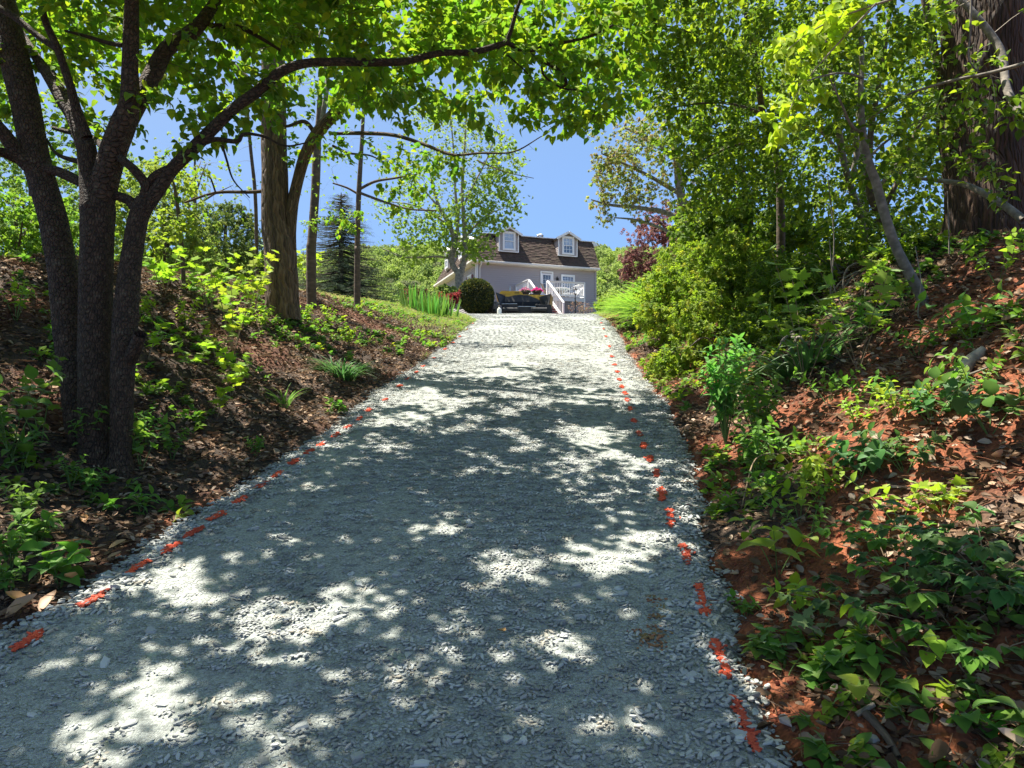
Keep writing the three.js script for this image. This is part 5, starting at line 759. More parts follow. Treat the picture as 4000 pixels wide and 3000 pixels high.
{ // things on and round the deck
  const frame = std({ color: lin(0.20, 0.10, 0.05), roughness: 0.5 }), sling = std({ color: lin(0.45, 0.33, 0.22) }), dl = (u, y, z) => hw(u, 0.83 + y, z);
  const chair = (label, p, turn) => {
    const o = thing('patio_chair', label, 'chair', p, turn, undefined);
    part('seat', slab([V(-0.24, 0.42, 0.24), V(0.24, 0.42, 0.24), V(0.24, 0.38, -0.22), V(-0.24, 0.38, -0.22)], 0.03), sling, o); part('backrest', slab([V(-0.24, 0.4, -0.22), V(0.24, 0.4, -0.22), V(0.23, 1.08, -0.46), V(-0.23, 1.08, -0.46)], 0.025), sling, o);
    for (const s of [-1, 1]) { part('leg', tube([V(s * 0.26, 0, 0.26), V(s * 0.26, 0.3, 0.28), V(s * 0.27, 0.62, 0.2)], [0.014, 0.014, 0.014], 6, 5), frame, o); part('leg', tube([V(s * 0.26, 0, -0.34), V(s * 0.26, 0.4, -0.22), V(s * 0.25, 1.1, -0.48)], [0.014, 0.014, 0.014], 6, 5), frame, o); part('armrest', tube([V(s * 0.28, 0.62, 0.24), V(s * 0.29, 0.65, 0), V(s * 0.27, 0.62, -0.3)], [0.022, 0.022, 0.018], 6, 5), frame, o); }
  };
  chair('bronze patio chair with tall back at the left of the deck table', dl(4.75, 0, 1.5), 1.2); chair('bronze patio chair behind the right end of the deck table', dl(6.2, 0, 0.6), 0.1);
  const t = thing('patio_table', 'glass-topped round patio table on the deck behind the railing', 'table', dl(5.75, 0, 1.5), 0);
  part('tabletop', cyl(0.62, 0.62, 0.018, 0, 0.72, 0, 36), new THREE.MeshPhysicalMaterial({ color: lin(0.8, 0.85, 0.85), roughness: 0.08, transmission: 0.5, thickness: 0 }), t);
  part('rim', new THREE.TorusGeometry(0.62, 0.022, 8, 36).rotateX(Math.PI / 2).translate(0, 0.73, 0), M.white, t);
  for (let i = 0; i < 4; i++) { const a = i * 1.571 + 0.4; part('leg', tube([V(0.5 * Math.cos(a), 0, 0.5 * Math.sin(a)), V(0.25 * Math.cos(a), 0.36, 0.25 * Math.sin(a)), V(0.45 * Math.cos(a), 0.71, 0.45 * Math.sin(a))], [0.016, 0.016, 0.016], 6, 6), M.white, t); }
  const lo = thing('lounge_chair', 'white-cushioned lounge chair leaning back near the right end of the deck', 'chair', dl(6.45, 0, 1.7), -0.9);
  part('cushion', [slab([V(-0.28, 0.38, 0.6), V(0.28, 0.38, 0.6), V(0.28, 0.36, -0.3), V(-0.28, 0.36, -0.3)], 0.07)], M.white, lo); part('backrest', slab([V(-0.28, 0.36, -0.3), V(0.28, 0.36, -0.3), V(0.28, 0.86, -0.85), V(-0.28, 0.86, -0.85)], 0.07), M.white, lo);
  for (const s of [-1, 1]) part('frame', tube([V(s * 0.3, 0, 0.55), V(s * 0.3, 0.34, 0.5), V(s * 0.3, 0.3, -0.3), V(s * 0.3, 0, -0.5)], [0.015, 0.015, 0.015, 0.015], 6, 5), frame, lo);
  rand = rng(221);
  for (const [label, p, tint, hgt] of [['pot of pale pink flowers left of the deck stairs', at(2052, 1139, 44.2), () => lin(rr(0.5, 0.65), rr(0.15, 0.3), rr(0.3, 0.4)), 1.5], ['pot of bright magenta flowers between the deck stair rails', at(2098, 1139, 44.6), () => lin(rr(0.6, 0.8), rr(0.03, 0.07), rr(0.22, 0.34)), 1.5]]) {
    const o = thing('flower_pot', label, 'flower pot', V(p.x, p.y - 0.28, p.z));
    part('pot', [cyl(0.20, 0.27, 0.24, 0, 0, 0, 18), cyl(0.29, 0.29, 0.04, 0, 0.21, 0, 18)], M.black, o); part('stand', [cyl(0.05, 0.05, hgt, 0, -hgt, 0, 10), cyl(0.2, 0.2, 0.04, 0, -0.04, 0, 14)], M.black, o);
    const rows = [], gr = []; for (let i = 0; i < 170; i++) { const a = rand() * 6.283, q = Math.sqrt(rand()) * 0.36, y = 0.3 + 0.22 * (1 - (q / 0.36) ** 2) * rr(0.4, 1); (i % 3 ? rows : gr).push([basis(V(q * Math.cos(a), y - (i % 3 ? 0 : 0.08), q * Math.sin(a)), V(gauss(), 0.4, gauss()), V(gauss(), 1, gauss()), rr(0.07, 0.11), undefined, 2), i % 3 ? tint() : lin(0.08, 0.16, 0.03)]); }
    swarm('flowers', L.wide, M.leafDense, rows, o); swarm('foliage', L.wide, M.leafDense, gr, o);
  }
  const lp = at(2247, 1230, 44), lamp = thing('lamp_post', 'black lamp post with glass lantern in front of the deck lattice', 'lamp post', V(lp.x, ground(lp.x, 44), -44)), top = at(2247, 1150, 44).y - ground(lp.x, 44);
  part('post', [cyl(0.06, 0.045, 0.3, 0, 0, 0), cyl(0.035, 0.035, top, 0, 0, 0), cyl(0.05, 0.05, 0.04, 0, top - 0.3, 0)], M.black, lamp);
  const lan = part('lantern', [cyl(0.05, 0.12, 0.05, 0, top, 0, 6), cyl(0.16, 0.03, 0.12, 0, top + 0.3, 0, 6), cyl(0.015, 0.004, 0.07, 0, top + 0.42, 0, 6), ...[0, 1, 2, 3, 4, 5].map((i) => box(0.012, 0.26, 0.012, 0.12 * Math.cos(i * 1.0472), top + 0.17, 0.12 * Math.sin(i * 1.0472)))], M.black, lamp);
  part('glass', cyl(0.09, 0.115, 0.25, 0, top + 0.05, 0, 6), new THREE.MeshPhysicalMaterial({ color: lin(0.9, 0.92, 0.95), transmission: 0.6, thickness: 0, roughness: 0.3 }), lan);
  const dry = at(2262, 1215, 44.5), tan = () => lin(rr(0.26, 0.36), rr(0.17, 0.23), rr(0.12, 0.16));
  shrub('dry_shrub', 'tan leafless shrub in front of the lattice under the deck', onGround(dry.x, 44.5), (rand = rng(231), cloud([[2265, 1200, 44.5, 45, 26, 0.5, 70], [2300, 1212, 45, 26, 14, 0.3, 24]])), 232, { stems: 9, bark: M.twigPale, geo: L.narrow, fill: { size: 0.09, leaves: 5, thick: 0.007, color: tan } });
}
{ // the paving machine at the crest
  const D = 32, p0 = at(2049.7, 1229, D), o = thing('paving_machine', 'yellow and tar-black asphalt paving machine with open hopper parked at the top of the drive', 'paving machine', V(p0.x, p0.y - 0.05, -D));
  const q = (cx, cy, z = 0) => V((cx - 720) * 0.0024, (910 - cy) * 0.0024 + 0.05, z);
  const worn = pair(256, (u, v) => { const g = tileFbm(u, v, 5, 5, 77, 5); return [g, 0.2 + 0.12 * (g - 0.5), 0.195 + 0.12 * (g - 0.5), 0.19 + 0.1 * (g - 0.5)]; });
  const tar = std({ ...worn, bumpScale: 0.006, roughness: 0.7 }), tarDark = std({ color: lin(0.012, 0.012, 0.013), roughness: 0.65 });
  const mixed = std({ vertexColors: true, roughness: 0.5 }), yellow = [0.80, 0.42, 0.02], soot = [0.028, 0.024, 0.02];
  const yellowM = std({ color: lin(...yellow), roughness: 0.45 }), edgeM = std({ color: lin(0.5, 0.26, 0.07), roughness: 0.5 });
  // front plate with its two raised ends
  const fp = new THREE.Shape([[285, 960], [1225, 960], [1218, 850], [1200, 762], [935, 752], [915, 792], [585, 792], [575, 742], [290, 744]].map(([x, y]) => { const v = q(x, y); return new THREE.Vector2(v.x, v.y); }));
  part('front_plate', new THREE.ExtrudeGeometry(fp, { depth: 0.1, bevelEnabled: true, bevelSize: 0.012, bevelThickness: 0.012, bevelSegments: 2 }).translate(0, 0, 0.5), tar, o);
  part('plate_lip', [bar(q(590, 789, 0.62), q(915, 792, 0.62), 0.03, 0.025), bar(q(292, 742, 0.62), q(575, 740, 0.62), 0.03, 0.02)], M.metal, o);
  part('tow_eye', new THREE.TorusGeometry(0.045, 0.018, 8, 18).translate(q(938, 772).x, q(938, 772).y, 0.63), tar, o);
  for (const x of [-0.62, 0.62]) part('push_roller', cyl(0.1, 0.1, 0.7, 0, -0.35, 0, 16).rotateZ(Math.PI / 2).translate(x, 0.18, 0.72), tarDark, o);
  // hopper
  part('hopper_wing', slab([q(182, 516, 0.35), q(262, 750, 0.35), q(330, 720, -0.75), q(345, 505, -0.75)], 0.03), tar, o); part('hopper_wing', slab([q(1200, 540, 0.35), q(1165, 770, 0.35), q(1040, 730, -0.75), q(1010, 530, -0.75)], 0.03), tar, o);
  part('wing_edge', [slab([q(186, 520, 0.30), q(252, 780, 0.30), q(240, 776, -0.5), q(180, 525, -0.5)], 0.03)], edgeM, o); part('wing_edge', slab([q(1206, 545, 0.3), q(1180, 775, 0.3), q(1240, 770, -0.5), q(1262, 560, -0.5)], 0.03), edgeM, o);
  for (let i = 0; i < 4; i++) part('wing_rib', bar(q(1215 + i * 14, 560, 0.2 - i * 0.2), q(1190 + i * 14, 770, 0.2 - i * 0.2), 0.03, 0.03), tar, o);
  const wall = (a, b, c, d, th) => { const g = new THREE.PlaneGeometry(1, 1, 60, 24), P = g.attributes.position; for (let i = 0; i < P.count; i++) { const s = P.getX(i) + 0.5, t = P.getY(i) + 0.5, v = a.clone().lerp(b, s).lerp(d.clone().lerp(c, s), t); P.setXYZ(i, v.x, v.y, v.z); } g.computeVertexNormals(); return g; };
  const stain = (x, y) => { const line = 0.98 + 0.14 * Math.exp(-(((x + 0.2) / 0.55) ** 2)) - 0.16 * sstep(0.25, 0.8, x) + 0.06 * fbm(x * 6, y * 6, 4) + 0.05 * fbm(x * 2, 3, 2); const k = sstep(line - 0.03, line + 0.03, y); return yellow.map((c, i) => lerp(soot[i] * (1 + fbm(x * 14, y * 14, 2)), c * (0.85 + 0.4 * fbm(x * 9, y * 9, 3)), k)); };
  part('hopper_back', [tinted(plain(wall(q(330, 640, -0.75), q(1050, 650, -0.75), q(1135, 482, -0.95), q(245, 468, -0.95))), stain), tinted(plain(slab([q(240, 468, -1.0), q(1135, 482, -1.0), q(1050, 900, -1.0), q(330, 900, -1.0)], 0.06)), () => soot)], mixed, o);
  part('hopper_floor', slab([q(330, 790, 0.4), q(1160, 790, 0.4), q(1050, 760, -0.9), q(330, 760, -0.9)], 0.05), tarDark, o);
  for (const s of [0, 1]) part('conveyor_gate', slab([q(s ? 690 : 335, 625, -0.72), q(s ? 1045 : 678, 625, -0.72), q(s ? 1045 : 678, 690, -0.72), q(s ? 690 : 335, 690, -0.72)], 0.03), tarDark, o);
  part('conveyor_divider', box(0.05, 0.3, 1.0, q(684, 740).x, q(684, 740).y, -0.2), tar, o);
  const hood = new THREE.Shape([[245, 470], [248, 425], [275, 402], [640, 405], [672, 432], [684, 470], [1135, 482], [1135, 540], [245, 530]].map(([x, y]) => { const v = q(x, y); return new THREE.Vector2(v.x, v.y); }));
  part('hood', new THREE.ExtrudeGeometry(hood, { depth: 0.9, bevelEnabled: true, bevelSize: 0.02, bevelThickness: 0.02, bevelSegments: 2 }).translate(0, 0, -1.96), yellowM, o);
  part('hood_rib', rbox(0.28, 0.03, 0.04, 0.01, q(305, 460).x, q(305, 460).y, -1.0), edgeM, o);
  const num = new TextGeometry('550E', { font, size: 0.075, depth: 0.006, curveSegments: 3 }); num.computeBoundingBox(); part('lettering', num.translate(q(528, 446).x, q(528, 446).y, -1.042), M.black, o);
  part('exhaust_stack', [cyl(0.04, 0.035, 0.33, q(440, 405).x, q(440, 405).y, -1.6, 14), cyl(0.05, 0.05, 0.03, q(440, 300).x, q(440, 300).y, -1.6, 14)], M.metal, o); part('exhaust_cap', rbox(0.07, 0.05, 0.07, 0.01, q(440, 290).x, q(440, 290).y, -1.6), M.black, o);
  part('grab_handle', tube([q(462, 330, -1.6), q(490, 322, -1.6), q(520, 340, -1.6), q(536, 370, -1.6), q(538, 410, -1.6)], [0.014, 0.014, 0.014, 0.014, 0.014], 7, 5), M.metal, o);
  part('filler_cap', cyl(0.05, 0.04, 0.05, q(285, 402).x, q(285, 402).y, -1.4, 12), M.white, o);
  // chassis, tracks and screed behind
  part('chassis', [rbox(1.7, 0.7, 2.2, 0.05, 0, 0.55, -2.2), rbox(1.2, 0.4, 1.0, 0.05, -0.2, 0.95, -2.6)], yellowM, o);
  for (const s of [-1, 1]) { const tr = part('track', rbox(0.34, 0.5, 2.4, 0.2, s * 0.85, 0.27, -1.9), tarDark, o); for (let i = 0; i < 4; i++) part('road_wheel', cyl(0.18, 0.18, 0.36, 0, -0.18, 0, 16).rotateZ(Math.PI / 2).translate(s * 0.85, 0.25, -1.1 - i * 0.52), tar, tr); }
  part('screed', rbox(2.4, 0.35, 0.6, 0.04, 0, 0.2, -3.6), tar, o); part('seat', [rbox(0.45, 0.1, 0.45, 0.03, 0.5, 1.05, -2.7), rbox(0.45, 0.4, 0.1, 0.03, 0.5, 1.25, -2.95)], M.black, o);
}
{ // jug and rubble beside it
  const D = 30, p = at(1950.5, 1229, D), o = thing('plastic_jug', 'white plastic jug with a cap standing left of the paving machine', 'jug', V(p.x, ground(p.x, D), -D)), y = at(1950, 1206, D).y - o.position.y;
  const jug = new THREE.MeshPhysicalMaterial({ color: lin(0.80, 0.79, 0.70), roughness: 0.4 });
  part('body', new THREE.LatheGeometry([[0.001, 0], [0.085, 0], [0.092, 0.02], [0.092, y - 0.04], [0.075, y], [0.04, y + 0.035], [0.03, y + 0.05], [0.001, y + 0.05]].map(([a, b]) => new THREE.Vector2(a, b)), 20), jug, o);
  part('cap', cyl(0.034, 0.034, 0.03, 0, y + 0.05, 0, 14), std({ color: lin(0.45, 0.42, 0.3) }), o); part('handle', tube([V(0.02, y + 0.04, 0), V(0.05, y + 0.1, 0), V(-0.03, y + 0.11, 0), V(-0.06, y + 0.02, 0)], [0.012, 0.012, 0.012, 0.012], 7, 5), M.black, o);
  rand = rng(241);
  const rocks = [[1929, 1198, 0.3], [1922, 1213, 0.26], [1936, 1212, 0.2], [1916, 1183, 0.26], [1938, 1186, 0.2]];
  rocks.forEach(([x, py, k], i) => { const d = 31.2 + (i % 2) * 0.4, w = at(x, py, d), m = new THREE.Mesh(chip(300 + i, 0.5), std({ ...soilTex, color: i % 2 ? lin(0.75, 0.55, 0.42) : lin(0.5, 0.46, 0.42) })); m.name = numbered('rock'); m.position.copy(w).setY(Math.max(w.y, ground(w.x, d))); m.scale.setScalar(k * 1.6); m.quaternion.copy(tilt(0.4)); scene.add(m); tag(m, ['uppermost-left pale stone of the rubble heap beside the round bush', 'lowest stone of the rubble heap, touching the round bush', 'reddish stone of the rubble heap nearest the jug', 'grey stone behind the rubble heap, close to the round bush', 'topmost stone of the rubble heap beside the machine wing'][i], 'rock'); });
}

// ---------------------------------------------------------------- what grows and lies on the banks
const dryCol = () => { const w = rand(), t = rr(0.7, 1.3); return w < 0.42 ? lin(0.17 * t, 0.108 * t, 0.068 * t) : w < 0.66 ? lin(0.31 * t, 0.21 * t, 0.14 * t) : w < 0.9 ? lin(0.09 * t, 0.055 * t, 0.035 * t) : lin(0.40 * t, 0.30 * t, 0.22 * t); };
const slopeUp = (x, d) => V(-(ground(x + 0.1, d) - ground(x - 0.1, d)) / 0.2, 1, (ground(x, d + 0.1) - ground(x, d - 0.1)) / 0.2).normalize();
{
  rand = rng(301);
  const make = (side, count, dens) => {
    const rows = [];
    for (let i = 0; i < count; i++) {
      const d = 1.5 + 22 * rand() ** 1.35, e = -0.02 + 4.6 * rand() ** 0.9 * (d < 3 ? 0.8 : 1), x = side < 0 ? edgeL(d) - e : edgeR(d) + e;
      if (Math.abs(x) > d * 0.76 + 0.6 || rand() > dens(x, d, e)) continue;
      const n = slopeUp(x, d), y = ground(x, d) + 0.004 + 0.03 * rand() ** 2, a = rand() * 6.283;
      rows.push([basis(V(x, y, -d), V(Math.cos(a), gauss() * 0.35, Math.sin(a)), n.add(V(gauss() * 0.45, 0, gauss() * 0.45)), rr(0.022, 0.06) * (rand() < 0.04 ? 1.6 : 1), undefined, rr(0.7, 1.3)), dryCol()]);
    }
    return rows;
  };
  const half = (r, k) => r.filter((_, i) => i % 2 === k), l = make(-1, 85000, (x, d, e) => 1 - 0.95 * lawnAt(x, d)), r = make(1, 110000, (x, d, e) => (clayAt(x, d) > 0.6 ? 0.72 : 1) * sstep(-0.05, 0.2, e) * (0.45 + 0.55 * sstep(-0.2, 0.1, fbm(x * 1.4, d * 1.4, 3))));
  const o = thing('leaf_litter', null, null); tag(o, 'brown dead leaves covering the banks on both sides of the drive', 'dead leaves', null, 'stuff');
  swarm('leaves', L.dryA, M.dry, [...half(l, 0), ...half(r, 0)], o); swarm('leaves', L.dryB, M.dry, [...half(l, 1), ...half(r, 1)], o);
  // fine twigs, pine needles and sticks
  const straw = [], bit = new THREE.CylinderGeometry(0.012, 0.008, 1, 4).rotateZ(-Math.PI / 2).translate(0.5, 0, 0);
  for (let i = 0; i < 15000; i++) { const d = 1.6 + 11 * rand() ** 1.5, e = 0.05 + 3.4 * rand(), s = rand() < 0.62 ? 1 : -1, x = s < 0 ? edgeL(d) - e : edgeR(d) + e; if (Math.abs(x) > d * 0.76 + 0.4) continue; const a = rand() * 6.283, k = rr(0.06, 0.17); straw.push([basis(V(x, ground(x, d) + 0.012 + 0.02 * rand(), -d), V(Math.cos(a), gauss() * 0.2, Math.sin(a)), V(0, 1, 0), k, undefined, 1), rand() < 0.6 ? lin(rr(0.2, 0.3), rr(0.11, 0.16), 0.07) : lin(0.12, 0.09, 0.07)]); }
  swarm('straw', bit, M.dry, straw, o);
}
{ // clods and pebbles of red clay along the right side
  rand = rng(311);
  const rows = [], lump = mergeGeometries([chip(401, 0.7), chip(402, 0.7).scale(0.6, 0.6, 0.6).translate(0.7, -0.1, 0.3), chip(403, 0.8).scale(0.5, 0.5, 0.5).translate(-0.4, -0.1, 0.7)].map((g) => g));
  for (let i = 0; i < 9000; i++) { const d = 1.5 + 14 * rand() ** 1.5, e = 2.6 * rand() ** 1.7, x = rand() < 0.85 ? edgeR(d) + e : edgeL(d) - e * 0.5; if (clayAt(x, d) < 0.45 * rand() + 0.2) continue; rows.push([new THREE.Matrix4().compose(V(x, ground(x, d) + 0.002, -d), tilt(1.5), V(1, 1, 1).multiplyScalar(rr(0.006, 0.022) * (rand() < 0.03 ? 1.8 : 1))), lin(rr(0.2, 0.31), rr(0.065, 0.105), rr(0.028, 0.045))]); }
  tag(swarm('clay_clods', lump, std({ roughness: 1 }), rows), 'loose crumbs of red clay along the foot of the right bank', 'clay');
}
function grassPatch(name, label, n, place, len, col, wide = 1, geo = L.bladeBent) {
  const rows = []; for (let i = 0; i < n; i++) { const q = place(); if (!q) continue; const a = rand() * 6.283; rows.push([basis(V(q[0], ground(q[0], q[1]) - 0.01, -q[1]), V(Math.cos(a) * 0.5, 1, Math.sin(a) * 0.5), V(Math.cos(a) * -1, 0.6, Math.sin(a) * -1), rr(...len), undefined, wide), col()]); }
  return tag(swarm(name, geo, M.leaf, rows), label, 'grass');
}
{
  rand = rng(321);
  const col = () => rand() < 0.75 ? lin(rr(0.16, 0.24), rr(0.28, 0.38), 0.04) : lin(rr(0.3, 0.4), rr(0.28, 0.34), 0.10);
  grassPatch('lawn_grass', 'green lawn grass along the left of the drive near the crest', 60000, () => { const d = rr(15, 36), e = 5.5 * rand(), x = edgeL(d) - e; return rand() < lawnAt(x, d) ? [x, d] : null; }, [0.08, 0.2], col, 2.4);
  grassPatch('meadow_grass', 'dry yellowish grass on the crest of the left bank', 9000, () => { const d = rr(15, 34), e = rr(2.6, 9), x = edgeL(d) - e; return [x, d]; }, [0.12, 0.34], () => rand() < 0.5 ? lin(rr(0.36, 0.46), rr(0.32, 0.38), 0.14) : lin(0.24, 0.32, 0.06), 1.8);
  grassPatch('verge_grass', 'short grass on the right verge at the crest of the drive', 7000, () => { const d = rr(17, 40), x = edgeR(d) + 2.6 * rand() ** 1.3; return rand() < sstep(16, 24, d) ? [x, d] : null; }, [0.07, 0.2], col, 2.2);
  grassPatch('bank_grass', 'sparse grass tufts at the left edge of the gravel below the lawn', 2600, () => { const d = rr(11, 20), x = edgeL(d) - 0.08 - 0.9 * rand() ** 1.5; return noise(x * 3, d * 2.2) > 0.05 ? [x, d] : null; }, [0.05, 0.15], col, 1.8);
}
// clumps of blades: every blade a part up to the limit, the rest as one mass
function clump(name, label, category, base, n, len, spread, geo, col, { own = 60, lean = 0.5, wide = 1, group } = {}) {
  const o = thing(name, label, category, base, 0, group), rows = [], mats = [0, 1, 2].map(() => { const m = M.leaf.clone(); m.color = col(); return m; });
  for (let i = 0; i < n; i++) {
    const a = rand() * 6.283, q = Math.sqrt(rand()) * spread, x = base.x + q * Math.cos(a), z = base.z + q * Math.sin(a), b = a + gauss() * 0.8, l = lean * rr(0.3, 1.2);
    const m = basis(V(x - base.x, ground(x, -z) - base.y - 0.02, z - base.z), V(Math.cos(b) * l, 1, Math.sin(b) * l), V(-Math.cos(b), 0.5, -Math.sin(b)), rr(...len), undefined, wide * rr(0.8, 1.2));
    if (i < own) { const e = new THREE.Mesh(geo, mats[i % 3]); e.name = 'leaf'; m.decompose(e.position, e.quaternion, e.scale); o.add(e); } else rows.push([m, col()]);
  }
  if (rows.length) swarm('foliage', geo, M.leaf, rows, o);
  return o;
}
{
  rand = rng(331);
  const iris = () => lin(rr(0.12, 0.2), rr(0.27, 0.38), rr(0.035, 0.06));
  for (const [px, py, d, label, n, sp] of [[1620, 1262, 21, 'left part of the iris bed, broad upright grey-green leaves beside the lawn', 70, 0.42], [1690, 1272, 20, 'middle of the iris bed, tallest upright leaves in front of the lawn', 80, 0.42], [1745, 1262, 20.6, 'right part of the iris bed, upright leaves nearest the round bush', 60, 0.34]]) { const p = at(px, py, d); clump('iris_clump', label, 'iris', onGround(p.x, d), n, [0.45, 0.8], sp, L.iris, iris, { own: n, lean: 0.25, wide: 1.1 }); }
  const day = () => lin(rr(0.22, 0.32), rr(0.42, 0.54), 0.04);
  for (const [x, d, label, n, h] of [[3.35, 14.8, 'bright arching grass clump at the right edge of the drive, nearest of the row', 760, 1.1], [3.45, 16.6, 'bright arching grass clump second in the row along the right edge', 760, 1.2], [3.6, 18.6, 'bright arching grass clump third in the row along the right edge', 700, 1.2], [3.75, 20.8, 'bright arching grass clump farthest up the row, near the crest', 560, 1.1], [4.1, 17.6, 'bright arching grass clump higher up behind the row on the right bank', 620, 1.3]]) clump('ornamental_grass', label, 'grass clump', onGround(x, d), Math.round(n * 0.7), [h * 0.6, h * 1.05], 0.5, L.bladeBent, day, { own: 50, lean: 0.6, wide: 2.3 });
  const q = groundHit(1335, 1475); clump('grass_clump', 'dark green strappy grass clump on the left bank near the gravel', 'grass clump', q, 240, [0.3, 0.55], 0.16, L.bladeBent, () => lin(rr(0.07, 0.12), rr(0.17, 0.24), 0.05), { own: 60, lean: 0.8, wide: 1.1 });
  const q2 = groundHit(1110, 1590); clump('grass_clump', 'small upright grass tuft with a leafy top on the left bank', 'grass clump', q2, 40, [0.2, 0.42], 0.06, L.bladeBent, () => lin(rr(0.16, 0.2), rr(0.3, 0.36), 0.05), { own: 40, lean: 0.3 });
  const q3 = groundHit(3140, 1440); clump('grass_clump', 'shaded strappy leaves under the right-hand shrubs', 'grass clump', q3, 150, [0.4, 0.75], 0.3, L.bladeBent, () => lin(rr(0.1, 0.14), rr(0.22, 0.3), 0.06), { own: 60, lean: 0.9, wide: 1.4 });
}
// leafy plants: stems from one foot with leaves along them
function herb(name, label, category, base, { stems = 3, h = 0.4, lean = 0.5, leaves = 8, size = 0.06, geo = L.ovate, col = greenNear, mat = M.stemGreen, r = 0.004, pairs = true, group, tri = false, dir } = {}) {
  const o = thing(name, label, category, base, 0, group), mats = [0, 1, 2].map(() => { const m = M.leaf.clone(); m.color = col(); return m; });
  for (let s = 0; s < stems; s++) {
    const a = dir !== undefined ? dir + gauss() * 0.5 : s / stems * 6.283 + gauss() * 0.5, hh = h * rr(0.7, 1.15), l = lean * rr(0.5, 1.2) * hh, tip = V(Math.cos(a) * l, hh * (tri ? 0.75 : 1), Math.sin(a) * l), mid = V(tip.x * 0.35, hh * (tri ? 0.8 : 0.55), tip.z * 0.35), c = new THREE.QuadraticBezierCurve3(V(0, -0.03, 0), mid, tip);
    part('stem', tube([V(0, -0.03, 0), c.getPoint(0.5), tip], [r, r * 0.8, r * 0.4], 5, 4), mat, o);
    for (let i = 0; i < leaves; i++) {
      const t = 0.3 + 0.7 * (i + 1) / leaves, p = c.getPoint(t), T = c.getTangent(t), side = V(-T.z, 0.15, T.x).normalize().applyAxisAngle(T, i * 1.571), k = size * rr(0.75, 1.2) * (t > 0.9 ? 0.8 : 1);
      const dirs = tri ? [side.clone().add(T.clone().multiplyScalar(0.6))] : pairs ? [side, side.clone().negate()] : [side.clone().multiplyScalar(i % 2 ? 1 : -1)];
      for (const dd of dirs) {
        if (tri) for (const w of [-0.9, 0, 0.9]) { const e = new THREE.Mesh(geo, mats[i % 3]); e.name = 'leaf'; const v = dd.clone().setY(dd.y * 0.3 - 0.15).applyAxisAngle(V(0, 1, 0), w); basis(p.clone().addScaledVector(dd, size * 0.35), v, V(gauss() * 0.3, 1, gauss() * 0.3), k * (w ? 0.85 : 1.1)).decompose(e.position, e.quaternion, e.scale); o.add(e); }
        else { const e = new THREE.Mesh(geo, mats[(i + s) % 3]); e.name = 'leaf'; basis(p, dd.clone().add(T.clone().multiplyScalar(0.5)).add(V(gauss() * 0.2, -0.15, gauss() * 0.2)), V(gauss() * 0.4, 1, gauss() * 0.4), k).decompose(e.position, e.quaternion, e.scale); o.add(e); }
      }
    }
  }
  return o;
}
